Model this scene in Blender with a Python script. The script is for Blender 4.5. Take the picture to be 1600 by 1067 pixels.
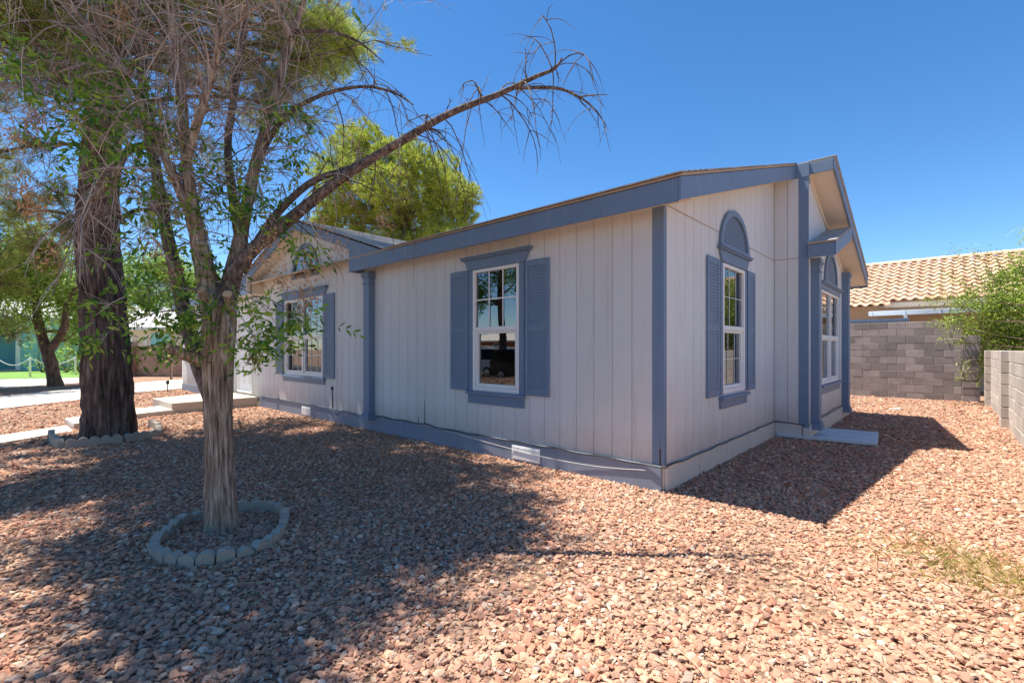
import bpy, bmesh, math, random
import numpy as np
from mathutils import Vector, Matrix, noise

for o in list(bpy.data.objects): bpy.data.objects.remove(o, do_unlink=True)
SC = bpy.context.scene
COL = SC.collection
R = math.radians
rng = np.random.default_rng(7)
random.seed(7)

# ------------------------------------------------------------------ camera
FPX, CX, CY = 742.0, 800.0, 546.0            # focal length and horizon of the 1600 px photograph
YAW = R(42.42)
FWD = np.array([-math.sin(YAW), math.cos(YAW), 0.0]); RGT = np.array([math.cos(YAW), math.sin(YAW), 0.0]); UP = np.array([0, 0, 1.0])
CAM = np.array([2.045, -4.430, 1.394])
cam = bpy.data.objects.new('camera', bpy.data.cameras.new('camera')); COL.objects.link(cam)
cam.location = CAM; cam.rotation_euler = (R(90), 0, YAW)
cam.data.sensor_width = 36; cam.data.lens = FPX / 1600 * 36; cam.data.shift_y = 12.5 / 1600
cam.data.clip_start = 0.05; cam.data.clip_end = 5000
SC.camera = cam
def P(px, py, d):                             # a point at depth d metres seen at a photograph pixel
    return CAM + d * (FWD + RGT * (px - CX) / FPX + UP * (CY - py) / FPX)
def G(px, py, z=0.0):                         # the ground point under a pixel
    return P(px, py, (CAM[2] - z) * FPX / (py - CY))

# ------------------------------------------------------------------ light
SUN = Vector((-0.343, -0.115, 1.0)).normalized()
EL = math.asin(SUN.z); AZ = math.atan2(SUN.x, SUN.y)
w = bpy.data.worlds.new('World'); SC.world = w; w.use_nodes = True
nt = w.node_tree; bg = nt.nodes['Background']
sky = nt.nodes.new('ShaderNodeTexSky'); sky.sky_type = 'NISHITA'; sky.sun_disc = False
sky.sun_elevation = EL; sky.sun_rotation = AZ; sky.altitude = 1800; sky.air_density = 1.0; sky.dust_density = 0.25; sky.ozone_density = 2.0
hs = nt.nodes.new('ShaderNodeHueSaturation'); hs.inputs['Saturation'].default_value = 1.27
nt.links.new(sky.outputs[0], hs.inputs['Color']); nt.links.new(hs.outputs[0], bg.inputs[0]); bg.inputs[1].default_value = 0.10
sun = bpy.data.objects.new('sun', bpy.data.lights.new('sun', 'SUN')); COL.objects.link(sun)
sun.data.energy = 5.0; sun.data.angle = R(0.53); sun.data.color = (1.0, 0.94, 0.85)
sun.rotation_euler = SUN.to_track_quat('Z', 'Y').to_euler()
SC.view_settings.view_transform = 'Standard'; SC.view_settings.look = 'None'; SC.view_settings.gamma = 1
SC.view_settings.exposure = 1.08
SC.cycles.max_bounces = 6; SC.cycles.transparent_max_bounces = 12; SC.cycles.diffuse_bounces = 4

# ------------------------------------------------------------------ materials
def srgb(r, g, b):
    f = lambda c: (c / 255 / 12.92) if c <= 10 else ((c / 255 + 0.055) / 1.055) ** 2.4
    return (f(r), f(g), f(b), 1)
class NT:
    def __init__(s, name):
        s.m = bpy.data.materials.new(name); s.m.use_nodes = True; s.t = s.m.node_tree
        s.b = s.t.nodes['Principled BSDF']; s.out = s.t.nodes['Material Output']
    def n(s, typ, **kw):
        nd = s.t.nodes.new('ShaderNode' + typ)
        for k, v in kw.items():
            if k in nd.inputs: nd.inputs[k].default_value = v
            else: setattr(nd, k, v)
        return nd
    def l(s, a, b): s.t.links.new(a, b)
    def coord(s, scale=(1, 1, 1), kind='Object'):
        tc = s.n('TexCoord'); mp = s.n('Mapping'); mp.inputs['Scale'].default_value = scale
        s.l(tc.outputs[kind], mp.inputs['Vector']); return mp.outputs[0]
    def pos(s, scale=(1, 1, 1)):
        g = s.n('NewGeometry'); mp = s.n('Mapping'); mp.inputs['Scale'].default_value = scale
        s.l(g.outputs['Position'], mp.inputs['Vector']); return mp.outputs[0]
    def noise(s, vec, scale, detail=4, rough=0.55):
        nd = s.n('TexNoise', Scale=scale, Detail=detail, Roughness=rough); s.l(vec, nd.inputs['Vector']); return nd.outputs['Fac']
    def ramp(s, fac, stops, interp='LINEAR'):
        r = s.n('ValToRGB'); r.color_ramp.interpolation = interp; e = r.color_ramp.elements
        while len(e) < len(stops): e.new(0.5)
        for i, (p, c) in enumerate(stops): e[i].position = p; e[i].color = c if len(c) == 4 else (*c, 1)
        s.l(fac, r.inputs[0]); return r.outputs[0]
    def mix(s, fac, a, b, mode='MIX'):
        m = s.n('Mix', data_type='RGBA', blend_type=mode)
        for so, v in ((m.inputs[0], fac), (m.inputs[6], a), (m.inputs[7], b)):
            if hasattr(v, 'node'): s.l(v, so)
            else: so.default_value = v
        return m.outputs[2]
    def bump(s, h, strength, dist=0.01):
        b = s.n('Bump'); b.inputs['Strength'].default_value = strength; b.inputs['Distance'].default_value = dist
        s.l(h, b.inputs['Height']); s.l(b.outputs[0], s.b.inputs['Normal'])
    def base(s, c):
        if hasattr(c, 'node'): s.l(c, s.b.inputs['Base Color'])
        else: s.b.inputs['Base Color'].default_value = c
    def rough(s, v): s.b.inputs['Roughness'].default_value = v; return s
M = {}
def paint(name, c, var=0.10, rough=0.6, grain=(30, 30, 3), bump=0.25, dirt=None, dirt_amt=0.5):
    k = NT(name); v = k.pos(grain); n1 = k.noise(v, 1.0, 5); n2 = k.noise(k.pos((1, 1, 1)), 1.7, 4)
    lo = tuple(x * (1 - var) for x in c[:3]) + (1,); hi = tuple(min(1, x * (1 + var)) for x in c[:3]) + (1,)
    col = k.mix(n2, lo, hi)
    if dirt:
        st = k.noise(k.pos((9, 9, 0.8)), 1.0, 6, 0.7)
        f = k.ramp(st, [(0.55, (0, 0, 0)), (0.78, (dirt_amt,) * 3)])
        col = k.mix(f, col, dirt)
    if name == 'siding':
        oi_ = k.n('ObjectInfo'); col = k.mix(k.ramp(oi_.outputs['Random'], [(0, (.9, .9, .9)), (1, (1, 1, 1))]), (0, 0, 0, 1), col, 'MULTIPLY') if False else k.mix(oi_.outputs['Random'], col, k.mix(1.0, col, (.93, .925, .915, 1), 'MULTIPLY'))
    if name in ('trim', 'skirt_blue'):         # chalky sun-worn patches
        ch_ = k.ramp(k.noise(k.pos((3, 3, 1.2)), 2.4, 8, .75), [(.54, (0, 0, 0)), (.74, (.35,) * 3)]); col = k.mix(ch_, col, srgb(150, 162, 180))
    if name == 'siding':                       # dust splashed up from the gravel
        g_ = k.n('NewGeometry'); sx = k.n('SeparateXYZ'); k.l(g_.outputs['Position'], sx.inputs[0]); mr = k.n('MapRange'); k.l(sx.outputs[2], mr.inputs['Value'])
        for i_, v_ in ((1, .62), (2, .24), (3, 0), (4, .75)): mr.inputs[i_].default_value = v_
        mm = k.n('Math', operation='MULTIPLY'); k.l(mr.outputs[0], mm.inputs[0]); k.l(k.noise(k.pos((7, 7, 4)), 1.0, 6, .7), mm.inputs[1]); col = k.mix(mm.outputs[0], col, srgb(158, 134, 116))
    k.base(col); k.rough(rough); k.bump(n1, bump, 0.004); M[name] = k.m
paint('siding', srgb(215, 216, 213), 0.05, 0.65, (70, 70, 4), 0.55, srgb(150, 135, 115), 0.28)
paint('trim', srgb(110, 130, 153), 0.13, 0.55, (40, 40, 6), 0.3, srgb(92, 100, 120), 0.4)
paint('skirt_blue', srgb(126, 136, 151), 0.12, 0.6, (12, 12, 12), 0.25, srgb(96, 96, 108), 0.5)
paint('skirt_white', srgb(205, 203, 196), 0.08, 0.7, (14, 14, 14), 0.35, srgb(120, 105, 90), 0.6)
paint('cream', srgb(218, 206, 188), 0.04, 0.65, (30, 30, 30), 0.15)
paint('deck_edge', srgb(176, 158, 136), 0.15, 0.8, (8, 8, 60), 0.4, srgb(110, 90, 70), 0.6)
paint('vinyl', srgb(236, 234, 228), 0.03, 0.4, (20, 20, 20), 0.05, srgb(170, 150, 120), 0.2)
paint('door_white', srgb(236, 236, 236), 0.02, 0.4, (10, 10, 10), 0.05)
paint('interior', srgb(150, 140, 128), 0.05, 0.9, (5, 5, 5), 0.05)
paint('blind', srgb(205, 200, 190), 0.05, 0.7, (5, 5, 5), 0.05)
paint('galvanized', srgb(210, 216, 222), 0.06, 0.35, (6, 6, 6), 0.05, srgb(150, 150, 150), 0.4)
paint('stucco', srgb(205, 184, 160), 0.05, 0.9, (60, 60, 60), 0.5)
paint('teal', srgb(140, 202, 204), 0.05, 0.7, (30, 30, 3), 0.2)
paint('white_paint', srgb(235, 233, 228), 0.03, 0.6, (20, 20, 20), 0.1)
paint('board_paint', srgb(196, 205, 208), 0.12, 0.75, (6, 60, 60), 0.6, srgb(110, 105, 98), 0.9)
paint('brown_wall', srgb(140, 96, 66), 0.08, 0.8, (10, 10, 10), 0.2)
paint('black_rubber', (0.012, 0.012, 0.013, 1), 0.1, 0.55, (10, 10, 10), 0.05)
paint('wire_white', srgb(205, 200, 195), 0.1, 0.5, (10, 10, 10), 0.05)
paint('rust', srgb(84, 60, 44), 0.3, 0.9, (50, 50, 20), 0.4)
paint('edger', srgb(166, 156, 140), 0.22, 0.9, (90, 90, 90), 0.5, srgb(110, 108, 104), 0.5)
def concrete(name, c):
    k = NT(name); n1 = k.noise(k.pos(), 1.1, 6, 0.6); n2 = k.noise(k.pos(), 60, 4); n3 = k.noise(k.pos(), 9, 5, 0.7)
    col = k.mix(n1, tuple(x * .8 for x in c[:3]) + (1,), tuple(min(1, x * 1.12) for x in c[:3]) + (1,))
    col = k.mix(k.ramp(n3, [(0.5, (0, 0, 0)), (0.8, (.45,) * 3)]), col, tuple(x * .6 for x in c[:3]) + (1,))
    k.base(col); k.rough(0.9); k.bump(n2, 0.35, 0.004); M[name] = k.m
concrete('concrete', srgb(205, 196, 182)); concrete('concrete_step', srgb(190, 180, 164)); concrete('asphalt', (0.06, 0.06, 0.062, 1))
def blockmat(name, c, c2):                     # each block gets its own tone
    k = NT(name); oi = k.n('ObjectInfo'); n2 = k.noise(k.pos(), 110, 4, 0.7); n1 = k.noise(k.pos(), 3.0, 5, 0.65)
    col = k.mix(oi.outputs['Random'], c, c2)
    col = k.mix(k.ramp(n1, [(0.45, (0, 0, 0)), (0.75, (.5,) * 3)]), col, tuple(x * .66 for x in c[:3]) + (1,))
    col = k.mix(k.ramp(k.noise(k.pos((4, 4, 1.2)), 1.6, 6, 0.7), [(0.60, (0, 0, 0)), (0.72, (.55,) * 3)]), col, srgb(196, 190, 182))
    k.base(col); k.rough(0.95); k.bump(n2, 0.6, 0.006); M[name] = k.m
blockmat('block_grey', srgb(126, 119, 114), srgb(162, 153, 147)); blockmat('block_tan', srgb(172, 162, 152), srgb(196, 186, 174)); blockmat('block_brown', srgb(148, 122, 106), srgb(172, 146, 128))
paint('mortar', srgb(150, 142, 134), 0.1, 0.95, (60, 60, 60), 0.3)
k = NT('roof_tile'); oi = k.n('ObjectInfo')
k.base(k.mix(k.noise(k.pos(), 14, 4), k.ramp(oi.outputs['Random'], [(0, srgb(206, 152, 118)), (0.5, srgb(220, 176, 142)), (1, srgb(228, 198, 168))]), srgb(208, 174, 146))); k.rough(0.85); M['roof_tile'] = k.m
k = NT('shingle'); vv = k.n('TexVoronoi', Scale=1.0); k.l(k.pos((7, 7, 7)), vv.inputs['Vector'])
k.base(k.mix(k.noise(k.pos(), 90, 3), k.mix(vv.outputs['Color'], srgb(140, 138, 136), srgb(190, 188, 184)), srgb(172, 170, 168))); k.rough(0.85); k.bump(k.noise(k.pos(), 220, 2), 0.5, 0.004); M['shingle'] = k.m
# gravel: one tone for each stone
k = NT('gravel_stone'); oi = k.n('ObjectInfo')
c = k.ramp(oi.outputs['Random'], [(0, srgb(144, 94, 74)), (.12, srgb(176, 122, 96)), (.28, srgb(200, 150, 120)), (.44, srgb(184, 130, 104)), (.60, srgb(210, 168, 136)), (.74, srgb(128, 90, 78)), (.84, srgb(216, 186, 156)), (.93, srgb(156, 134, 120)), (1, srgb(216, 202, 184))])
k.base(k.mix(k.ramp(k.noise(k.coord((1, 1, 1)), 1.7, 4), [(.35, (0, 0, 0)), (.75, (.45,) * 3)]), c, srgb(160, 120, 96))); k.rough(0.9); M['gravel_stone'] = k.m
lk = k.b.inputs['Base Color'].links[0].from_socket; k.base(k.mix(k.ramp(k.noise(k.pos(), 1.3, 5, .65), [(.46, (0, 0, 0)), (.68, (.6,) * 3)]), lk, srgb(162, 134, 112)))
# soil under the stones; beyond the built stones it carries their colour grain
k = NT('gravel_ground'); vo = k.n('TexVoronoi', Scale=26.0); k.l(k.pos(), vo.inputs['Vector'])
sep = k.n('SeparateColor'); k.l(vo.outputs['Color'], sep.inputs[0])
c = k.ramp(sep.outputs[0], [(0, srgb(138, 98, 78)), (.3, srgb(178, 134, 106)), (.6, srgb(198, 158, 128)), (.85, srgb(146, 108, 90)), (1, srgb(210, 184, 156))])
c = k.mix(k.ramp(vo.outputs['Distance'], [(.35, (0, 0, 0)), (.75, (1, 1, 1))]), c, srgb(104, 80, 62))
k.base(k.mix(k.ramp(k.noise(k.pos(), 0.8, 5), [(.4, (0, 0, 0)), (.7, (.5,) * 3)]), c, srgb(168, 138, 110))); k.rough(0.95)
inv = k.n('Math', operation='SUBTRACT'); inv.inputs[0].default_value = 1; k.l(vo.outputs['Distance'], inv.inputs[1]); k.bump(inv.outputs[0], 0.9, 0.03); M['gravel_ground'] = k.m
def bark(name, dark, mid, light, sx=26, sz=3.2, st=0.9):
    k = NT(name); v = k.pos((sx, sx, sz)); n1 = k.noise(v, 1.0, 7, 0.65); n2 = k.noise(k.pos((1, 1, 1)), 5, 4)
    c = k.ramp(n1, [(.34, dark), (.48, mid), (.66, light)])
    k.base(k.mix(k.ramp(n2, [(.4, (0, 0, 0)), (.7, (.5,) * 3)]), c, mid)); k.rough(0.95); k.bump(n1, st, 0.02); M[name] = k.m
bark('bark_ash', srgb(62, 48, 38), srgb(150, 130, 110), srgb(214, 198, 176), 42, 4.0, 1.0); bark('bark_pine', srgb(34, 26, 22), srgb(92, 74, 64), srgb(146, 124, 110), 15, 2.4, 1.0)
bark('bark_dead', srgb(44, 36, 31), srgb(98, 84, 74), srgb(156, 138, 122), 34, 20, 0.9); bark('bark_far', srgb(50, 38, 30), srgb(96, 76, 62), srgb(130, 108, 90), 12, 3, 0.6)
paint('cut_wood', srgb(214, 176, 128), 0.15, 0.8, (40, 40, 40), 0.3)
def leafmat(name, cols, transl=0.35, rough=0.45):
    k = NT(name); g = k.n('NewGeometry')
    c = k.ramp(g.outputs['Random Per Island'], [(i / (len(cols) - 1), q) for i, q in enumerate(cols)])
    k.base(c); k.rough(rough); tr = k.n('BsdfTranslucent'); k.l(c, tr.inputs[0]); mx = k.n('MixShader'); mx.inputs[0].default_value = transl
    k.l(k.b.outputs[0], mx.inputs[1]); k.l(tr.outputs[0], mx.inputs[2]); k.l(mx.outputs[0], k.out.inputs[0]); M[name] = k.m
leafmat('leaf_ash', [srgb(62, 104, 32), srgb(98, 144, 46), srgb(136, 176, 58), srgb(184, 206, 84)], 0.55)
leafmat('leaf_shrub', [srgb(80, 108, 32), srgb(122, 150, 50), srgb(164, 182, 74), srgb(192, 204, 104)], 0.45)
leafmat('leaf_far', [srgb(98, 130, 50), srgb(138, 168, 68), srgb(178, 200, 98)], 0.55)
leafmat('needle_near', [srgb(84, 98, 38), srgb(118, 132, 52), srgb(150, 160, 72), srgb(156, 138, 80)], 0.45, 0.6)
leafmat('needle_far', [srgb(118, 142, 46), srgb(156, 176, 64), srgb(196, 204, 90), srgb(150, 146, 62)], 0.4, 0.6)
leafmat('seed', [srgb(164, 120, 78), srgb(200, 156, 108), srgb(222, 188, 144)], 0.3, 0.8)
leafmat('grass', [srgb(140, 146, 72), srgb(190, 178, 110), srgb(220, 204, 150), srgb(206, 186, 128)], 0.35, 0.7)
leafmat('lawn_blade', [srgb(92, 146, 34), srgb(122, 172, 44), srgb(150, 190, 60)], 0.3, 0.7)
leafmat('twig_grey', [srgb(136, 116, 102), srgb(178, 158, 142), srgb(216, 202, 188), srgb(112, 92, 80)], 0.0, 0.85)
leafmat('litter', [srgb(120, 92, 66), srgb(178, 148, 110), srgb(206, 182, 146), srgb(92, 72, 56)], 0.0, 0.9)
paint('lawn_soil', srgb(104, 140, 58), 0.2, 0.95, (30, 30, 30), 0.5)
paint('hill', srgb(150, 130, 118), 0.15, 1.0, (.02, .02, .02), 0.3)
# window glass: clear sheet, strong coated reflection
k = NT('glass'); fr = k.n('Fresnel', IOR=2.5); gl = k.n('BsdfGlossy', Roughness=0.0); tp = k.n('BsdfTransparent'); tp.inputs[0].default_value = (0.75, 0.8, 0.8, 1); mx = k.n('MixShader')
gl.inputs[0].default_value = (0.92, 0.96, 1, 1); k.l(fr.outputs[0], mx.inputs[0]); k.l(tp.outputs[0], mx.inputs[1]); k.l(gl.outputs[0], mx.inputs[2]); k.l(mx.outputs[0], k.out.inputs[0]); M['glass'] = k.m
k = NT('car_paint'); k.base((0.008, 0.009, 0.011, 1)); k.rough(0.18); M['car_paint'] = k.m
k = NT('car_glass'); k.base((0.01, 0.011, 0.012, 1)); k.rough(0.05); M['car_glass'] = k.m
k = NT('chrome'); k.base((0.6, 0.6, 0.6, 1)); k.b.inputs['Metallic'].default_value = 1; k.rough(0.3); M['chrome'] = k.m
k = NT('dark_void'); k.base((0.01, 0.01, 0.01, 1)); k.rough(0.9); M['dark_void'] = k.m

# ------------------------------------------------------------------ mesh helpers
def tag(o, label=None, cat=None, group=None, kind=None):
    if label: o['label'] = label
    if cat: o['category'] = cat
    if group: o['group'] = group
    if kind: o['kind'] = kind
    return o
def empty(name, loc=(0, 0, 0), rz=0.0):
    o = bpy.data.objects.new(name, None); COL.objects.link(o); o.location = loc; o.rotation_euler = (0, 0, rz); o.empty_display_size = 0.2; return o
def link(name, me, parent=None):
    o = bpy.data.objects.new(name, me); COL.objects.link(o)
    if parent is not None:
        o.parent = parent; o.matrix_parent_inverse = WORLD_INV(parent)
    return o
def WORLD_INV(p):
    m = Matrix.Identity(4); q = p
    chain = []
    while q is not None: chain.append(q); q = q.parent
    for c in reversed(chain):
        m = m @ c.matrix_parent_inverse @ Matrix.LocRotScale(c.location, c.rotation_euler, c.scale)
    return m.inverted()
class MB:
    def __init__(s): s.v = []; s.f = []; s.mi = []; s.cur = 0
    def add(s, vs, fs):
        o = len(s.v); s.v += [tuple(map(float, p)) for p in vs]; s.f += [tuple(i + o for i in f) for f in fs]; s.mi += [s.cur] * len(fs); return s
    def box(s, x0, x1, y0, y1, z0, z1):
        x0, x1 = sorted((x0, x1)); y0, y1 = sorted((y0, y1)); z0, z1 = sorted((z0, z1))
        return s.add([(x0, y0, z0), (x1, y0, z0), (x1, y1, z0), (x0, y1, z0), (x0, y0, z1), (x1, y0, z1), (x1, y1, z1), (x0, y1, z1)],
                     [(0, 3, 2, 1), (4, 5, 6, 7), (0, 1, 5, 4), (1, 2, 6, 5), (2, 3, 7, 6), (3, 0, 4, 7)])
    def prism(s, poly, fn, a, b):             # poly in 2D, fn(u,v,t) -> 3D, extruded from t=a to t=b
        n = len(poly); vs = [fn(u, v, a) for u, v in poly] + [fn(u, v, b) for u, v in poly]
        return s.add(vs, [tuple(range(n - 1, -1, -1)), tuple(range(n, 2 * n))] + [(i, (i + 1) % n, n + (i + 1) % n, n + i) for i in range(n)])
    def tube(s, pts, rad, n=8, cap=True):
        v, f = tube_arrays(pts, rad, n, cap); return s.add(v, f)
    def build(s, name, mat, parent=None, smooth=False, bevel=0.0, mats=None):
        me = bpy.data.meshes.new(name); me.from_pydata(s.v, [], s.f)
        for m in (mats or [mat]): me.materials.append(M[m])
        if mats: me.polygons.foreach_set('material_index', s.mi)
        b = bmesh.new(); b.from_mesh(me); bmesh.ops.recalc_face_normals(b, faces=b.faces)
        if bevel: bmesh.ops.bevel(b, geom=b.edges[:], offset=bevel, segments=1, affect='EDGES', clamp_overlap=True)
        b.to_mesh(me); b.free()
        if smooth: me.polygons.foreach_set('use_smooth', [True] * len(me.polygons))
        return link(name, me, parent)
def frames(pts):
    pts = np.asarray(pts, float); t = np.gradient(pts, axis=0); t /= np.linalg.norm(t, axis=1)[:, None] + 1e-9
    a = np.array([0, 0, 1.0]) if abs(t[0][2]) < .9 else np.array([1.0, 0, 0]); u = np.cross(t[0], a); u /= np.linalg.norm(u); us = []
    for k in range(len(pts)):
        u = u - t[k] * (u @ t[k]); u /= np.linalg.norm(u) + 1e-9; us.append(u)
    us = np.array(us); return pts, t, us, np.cross(t, us)
def tube_arrays(pts, rad, n=8, cap=True):
    pts, t, u, v = frames(pts); rad = np.broadcast_to(np.asarray(rad, float), (len(pts),)); a = np.linspace(0, 2 * math.pi, n, endpoint=False)
    vs = (pts[:, None] + rad[:, None, None] * (np.cos(a)[None, :, None] * u[:, None] + np.sin(a)[None, :, None] * v[:, None])).reshape(-1, 3)
    fs = [(i * n + j, i * n + (j + 1) % n, (i + 1) * n + (j + 1) % n, (i + 1) * n + j) for i in range(len(pts) - 1) for j in range(n)]
    if cap: fs += [tuple(range(n - 1, -1, -1)), tuple((len(pts) - 1) * n + j for j in range(n))]
    return vs, fs
def smooth_path(pts, rad, m):
    pts = np.asarray(pts, float); k = len(pts); s = np.linspace(0, k - 1, m); out = []; rr = np.interp(s, np.arange(k), rad)
    for q in s:
        i = min(int(q), k - 2); f = q - i; p0, p1, p2, p3 = pts[max(i - 1, 0)], pts[i], pts[i + 1], pts[min(i + 2, k - 1)]
        out.append(.5 * ((2 * p1) + (p2 - p0) * f + (2 * p0 - 5 * p1 + 4 * p2 - p3) * f * f + (3 * p1 - p0 - 3 * p2 + p3) * f ** 3))
    return np.array(out), rr
def mesh_arrays(name, V, F, mat, parent=None, smooth=False):
    V = np.asarray(V, np.float32).reshape(-1, 3); F = np.asarray(F, np.int32); n = F.shape[1]
    me = bpy.data.meshes.new(name); me.vertices.add(len(V)); me.vertices.foreach_set('co', V.ravel())
    me.loops.add(F.size); me.loops.foreach_set('vertex_index', F.ravel()); me.polygons.add(len(F)); me.polygons.foreach_set('loop_start', np.arange(0, F.size, n, dtype=np.int32))
    me.update(calc_edges=True); me.validate(); me.materials.append(M[mat])
    if smooth: me.polygons.foreach_set('use_smooth', [True] * len(me.polygons))
    return link(name, me, parent)
def bark_tube(name, pts, rad, mat, parent, along=60, around=40, amp=0.10, fa=7.0, fz=2.2, flare=0.0, seed=0):
    p, r = smooth_path(pts, rad, along); p, t, u, v = frames(p); V = []; L = np.concatenate([[0], np.cumsum(np.linalg.norm(np.diff(p, axis=0), axis=1))])
    for i in range(along):
        for j in range(around):
            a = 2 * math.pi * j / around; ca, sa = math.cos(a), math.sin(a)
            q = Vector((ca * fa * .5, sa * fa * .5, L[i] * fz + seed * 9.1)); n1 = noise.noise(q); n2 = noise.noise(q * 2.3 + Vector((3, 1, 7)))
            ridge = 1 - 2.2 * abs(n1); rr = r[i] * (1 + amp * (ridge * .7 + .45 * n2 - .15))
            if flare: rr += flare * math.exp(-L[i] / .16) * (.7 + .6 * noise.noise(Vector((ca * 1.3, sa * 1.3, seed))))
            V.append(p[i] + rr * (ca * u[i] + sa * v[i]))
    F = [(i * around + j, i * around + (j + 1) % around, (i + 1) * around + (j + 1) % around, (i + 1) * around + j) for i in range(along - 1) for j in range(around)]
    V.append(p[-1]); c = len(V) - 1
    o = mesh_arrays(name, V, F, mat, parent, True); return o

# ------------------------------------------------------------------ ground and paving
def sheet(name, pts, z, mat, kind='structure', thick=0.0):
    b = MB(); n = len(pts)
    if thick: b.prism([(p[0], p[1]) for p in pts], lambda u, v, t: (u, v, t), z - thick, z)
    else: b.add([(p[0], p[1], z) for p in pts], [tuple(range(n))])
    return tag(b.build(name, mat), kind=kind)
b = MB()                                       # one sheet to the horizon, dipping to the street behind the camera
xs = [-2500, -300, -60, -30, -15, 0, 15, 60, 300, 2500]; ys = [2500, 300, 60, 20, 0, -6.5, -7.2, -8.0, -18, -19, -60, -300, -2500]
zs_ = [0, 0, 0, 0, 0, 0, -.12, -.36, -.36, -.25, -.2, -.2, -.2]
b.add([(x, y, z) for y, z in zip(ys, zs_) for x in xs], [(j * 10 + i, j * 10 + i + 1, j * 10 + i + 11, j * 10 + i + 10) for j in range(len(ys) - 1) for i in range(9)])
tag(b.build('ground', 'gravel_ground'), kind='structure')
sheet('street', [(-200, -8.1), (200, -8.1), (200, -17.9), (-200, -17.9)], -.352, 'asphalt')
def g2(px, py): q = G(px, py); return (q[0], q[1])
W_ = MB()
def walk_slab(name, near, far, z, label=None):
    pts = [g2(*p) for p in near] + [g2(*p) for p in reversed(far)]
    bb = MB(); bb.prism(pts, lambda u, v, t: (u, v, t), -.05, z); return tag(bb.build(name, 'concrete'), kind='structure')
walk_slab('walkway_upper', [(273, 647), (207, 655), (115, 671)], [(252, 640.5), (190, 648), (101, 662)], .10)
q0, q1, q2, q3 = g2(114, 674.5), g2(0, 694), g2(104, 666), g2(0, 682)
ext = lambda a, c, t: (a[0] + (c[0] - a[0]) * t, a[1] + (c[1] - a[1]) * t)
LOWWALK = [q0, ext(q0, q1, 2.6), ext(q2, q3, 2.6), q2]
bb = MB(); bb.prism(LOWWALK, lambda u, v, t: (u, v, t), -.05, .022); tag(bb.build('walkway_lower', 'concrete'), kind='structure')
near = [(-120, 654), (0, 640), (122, 626), (192, 615.5), (262, 610), (300, 606)]; far = [(-120, 627), (0, 620.5), (122, 608), (192, 600.5), (285, 593.5), (300, 592.5)]
bb = MB(); bb.prism([g2(*p) for p in near] + [g2(*p) for p in reversed(far)], lambda u, v, t: (u, v, t), -.05, .03); tag(bb.build('driveway', 'concrete'), kind='structure')
near = [(-120, 612), (0, 607.5), (122, 598.5), (140, 597)]; far = [(-120, 594), (0, 593.3), (122, 590.5), (140, 590)]
bb = MB(); bb.prism([g2(*p) for p in near] + [g2(*p) for p in reversed(far)], lambda u, v, t: (u, v, t), -.05, .02); tag(bb.build('neighbour_driveway', 'concrete'), kind='structure')
sheet('lawn', [g2(-200, 594), g2(0, 592.5), g2(122, 590), g2(150, 578), g2(0, 578), g2(-200, 578)], .016, 'lawn_soil')

# ------------------------------------------------------------------ the house
ZS, SL, WPL = 0.26, 0.307, 0.2286
H = empty('manufactured_house', (0, 0, 0))
tag(H, 'pale grooved-siding house with slate blue trim, shutters and low gabled roof', 'house')
def pm(name='plank'):                          # unit plank: u 0..1, thickness .014, height 1
    me = bpy.data.meshes.new(name); e = .012
    prof = [(0, 0), (0, .006), (e, .014), (1 - e, .014), (1, .006), (1, 0)]; n = 6
    me.from_pydata([(u, -d, 0) for u, d in prof] + [(u, -d, 1) for u, d in prof], [], [tuple(range(n)), tuple(range(2 * n - 1, n - 1, -1))] + [(i, n + i, n + (i + 1) % n, (i + 1) % n) for i in range(n)])
    b = bmesh.new(); b.from_mesh(me); bmesh.ops.recalc_face_normals(b, faces=b.faces); b.to_mesh(me); b.free(); me.materials.append(M['siding']); return me
PLANK = pm()
def plank(wall, u0, u1, z0, z1, base=0.0):
    if z1 - z0 < .03 or u1 - u0 < .01: return
    o = bpy.data.objects.new('plank', PLANK); COL.objects.link(o); o.parent = H
    g = .0022
    o.scale = (u1 - u0 - 2 * g, 1, z1 - z0)
    base += random.uniform(-.0015, .0015)
    if wall == 'A': o.location = (u0 + g, base, z0)                 # faces -y
    else: o.location = (base, u0 + g, z0); o.rotation_euler = (0, 0, R(90))   # faces +x
def planks(wall, u0, u1, zbot, ztop, opens, seams=(), base=0.0, start=None, gap=.003):
    u = start if start is not None else u1
    edges = []; x = u1
    while x > u0 + 1e-4: edges.append(x); x -= WPL
    edges.append(u0)
    if wall == 'B':
        edges = []; x = u0
        while x < u1 - 1e-4: edges.append(x); x += WPL
        edges.append(u1); edges = edges[::-1]
    for a, c in zip(edges[1:], edges[:-1]):
        cuts = [(zbot, max(ztop(a), ztop(c)))]
        for (o0, o1, oz0, oz1) in opens:
            if a < o1 - .02 and c > o0 + .02:
                nw = []
                for (p, q) in cuts:
                    if oz0 > p and oz0 < q: nw.append((p, oz0))
                    if oz1 < q and oz1 > p: nw.append((oz1, q))
                    if oz1 <= p or oz0 >= q: nw.append((p, q))
                cuts = nw
        for sz in seams: cuts = [r for (p, q) in cuts for r in ([(p, sz - gap), (sz + gap, q)] if p < sz < q else [(p, q)])]
        for p, q in cuts: plank(wall, a, c, p, q, base)
def wallgrid(u0, u1, z0, z1, opens):
    us = sorted({u0, u1, *[v for o in opens for v in o[:2]]}); zs = sorted({z0, z1, *[v for o in opens for v in o[2:]]}); out = []
    for a, c in zip(us, us[1:]):
        for p, q in zip(zs, zs[1:]):
            m = ((a + c) / 2, (p + q) / 2)
            if not any(o[0] < m[0] < o[1] and o[2] < m[1] < o[3] for o in opens): out.append((a, c, p, q))
    return out
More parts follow.
